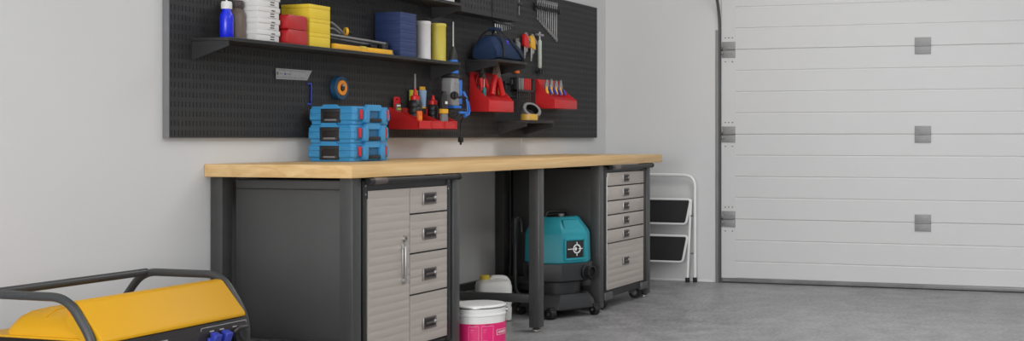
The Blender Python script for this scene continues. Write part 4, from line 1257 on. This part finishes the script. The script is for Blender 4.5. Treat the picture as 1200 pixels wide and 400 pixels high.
# engine and alternator block between the frames
q = MB().m('gen_black').box(3.08, 3.62, -.655, -.2, .075, .40, .02)
q.build('engine_block', None, G)
q = MB().m('dull_steel')
for k in range(7):
    q.box(3.06, 3.08, -.60 + k * .05, -.575 + k * .05, .14, .34, .003)
q.build('cooling_fin', None, G)
# tank: flange plate plus domed top
q = MB().m('gen_yellow').box(3.035, 3.66, -.69, -.245, .400, .4075, .003)
def rr(x0, x1, y0, y1, r, z, n=6):
    out = []
    for cx, cy, a0 in ((x1 - r, y1 - r, 0), (x0 + r, y1 - r, 90), (x0 + r, y0 + r, 180), (x1 - r, y0 + r, 270)):
        for k in range(n + 1):
            a = math.radians(a0 + 90 * k / n)
            out.append((cx + r * math.cos(a), cy + r * math.sin(a), z))
    return out
q.loft([rr(3.045, 3.65, -.685, -.325, .04, .4075), rr(3.045, 3.65, -.685, -.325, .04, .416), rr(3.052, 3.645, -.68, -.33, .045, .432), rr(3.068, 3.635, -.67, -.342, .05, .456), rr(3.09, 3.62, -.655, -.358, .05, .47), rr(3.13, 3.59, -.62, -.385, .05, .478), rr(3.2, 3.5, -.56, -.44, .05, .481)])
for k, yy in enumerate((-.44, -.56)):
    q.loft([[(3.05 + .004, yy - .03 + .02 * j, .43), (3.075, yy - .028 + .02 * j, .4655), (3.11, yy - .025 + .02 * j, .4795), (3.16, yy - .02 + .02 * j, .483), (3.16, yy - .02 + .02 * j, .47), (3.07, yy - .03 + .02 * j, .44)] for j in range(2)])
q.build('fuel_tank', None, G, smooth=80)
# sloping cover above the console
xa, xb = 3.03, 3.663
sec_ = [(-.716, .398), (-.717, .407), (-.712, .416), (-.628, .512), (-.620, .517), (-.6, .519), (-.585, .512), (-.585, .45), (-.64, .40)]
q = MB().m('gen_yellow').prism(sec_, 'x', xa, xb, .0025)
q.m('gen_yellow_shade').box(xa - .001, xa + .002, -.6, -.59, .475, .505)  # orange patch paints the shade on the cover's raised end edge
q.build('cover', None, G, smooth=25)
MB().lathe([(.03, 0), (.032, .003), (.03, .009), (.012, .012)], (3.40, -.44, .479), seg=24).build('fuel_cap', 'gen_black', G)
q = MB().m('gen_black').box(3.03, 3.675, -.712, -.655, .10, .396, .003)
con = q.build('console', None, G)
yc = -.7125
q = MB().m('lcd_grey')
q.box(3.45, 3.672, yc - .0006, yc, .3825, .3845).box(3.45, 3.452, yc - .0006, yc, .374, .3845).box(3.67, 3.672, yc - .0006, yc, .376, .3845)
for x in (3.492, 3.54, 3.604):
    q.box(x, x + .02, yc - .0006, yc, .3665, .3705)
q.box(3.265, 3.30, yc - .0006, yc, .364, .371).box(3.15, 3.25, yc - .0006, yc, .338, .34).box(3.15, 3.22, yc - .0006, yc, .322, .325)
q.build('panel_print', None, con)
for x in (3.50, 3.553):
    q = MB().m('socket_blue').box(x - .022, x + .018, yc - .012, yc, .29, .350, .003)
    q.box(x - .018, x + .014, yc - .03, yc - .008, .325, .362, .004, rot=rx(.35))
    q.box(x - .014, x + .010, yc - .022, yc - .006, .354, .366, .002)
    q.build('socket', None, con)
q = MB().m('vac_black').cyl((3.625, yc, .334), (3.625, yc - .02, .334), .03, .027, 24).cyl((3.612, yc - .018, .35), (3.628, yc - .022, .322), .006)
q.m('chrome').cyl((3.588, yc, .352), (3.588, yc - .006, .352), .004, seg=8).cyl((3.655, yc, .358), (3.655, yc - .006, .358), .004, seg=8)
q.m('gen_black').tube([(3.60, yc - .01, .352), (3.61, yc - .02, .366), (3.65, yc - .02, .364)], .007, 8, .01)
q.build('key_switch', None, con)

# ------------------------------------------------------------------ lights
def area(name, loc, rot, sx, sy, energy, col=(1, 1, 1)):
    l = bpy.data.lights.new(name, 'AREA')
    l.shape = 'RECTANGLE'; l.size = sx; l.size_y = sy; l.energy = energy; l.color = col
    o = bpy.data.objects.new(name, l); COL.objects.link(o)
    o.location = loc; o.rotation_euler = rot
    return o
area('ceiling_lamp_a', (1.0, -2.6, 2.97), (0, 0, 0), 2.4, 1.6, 42)
area('ceiling_lamp_b', (4.6, -4.0, 2.97), (0, 0, 0), 2.4, 1.6, 66)
area('ceiling_lamp_c', (6.5, -1.8, 2.97), (0, 0, 0), 1.2, 1.2, 32)
area('added_back_light', (XB - .12, (WY0 + WY1) / 2, (WZ0 + WZ1) / 2), (0, -PI / 2, 0), 1.6, 3.5, 268)  # added source behind the camera, gives the light from that side

wd = bpy.data.worlds.new('world'); S.world = wd
wd.use_nodes = True
wd.node_tree.nodes['Background'].inputs['Color'].default_value = (.9, .95, 1, 1)
wd.node_tree.nodes['Background'].inputs['Strength'].default_value = 0.5

# ------------------------------------------------------------------ camera
cam = bpy.data.cameras.new('camera')
co = bpy.data.objects.new('camera', cam); COL.objects.link(co)
F_, CX_, HY_ = 1510.0, 850.0, 161.6
th = math.atan((1328 - CX_) / F_)
cam.sensor_fit = 'HORIZONTAL'; cam.sensor_width = 36.0
cam.lens = F_ / 1200 * 36.0
cam.shift_x = -(CX_ - 600) / 1200
cam.shift_y = -(200 - HY_) / 1200
cam.clip_start = .05; cam.clip_end = 60
co.location = (0, -3.578, 1.0)
co.rotation_euler = (PI / 2, 0, th - PI / 2)
S.camera = co

S.view_settings.view_transform = 'Standard'
S.view_settings.look = 'None'
S.view_settings.exposure = 0
S.view_settings.gamma = 1
S.view_settings.use_curve_mapping = False
S.cycles.max_bounces = 8
S.cycles.diffuse_bounces = 5
S.cycles.use_denoising = True
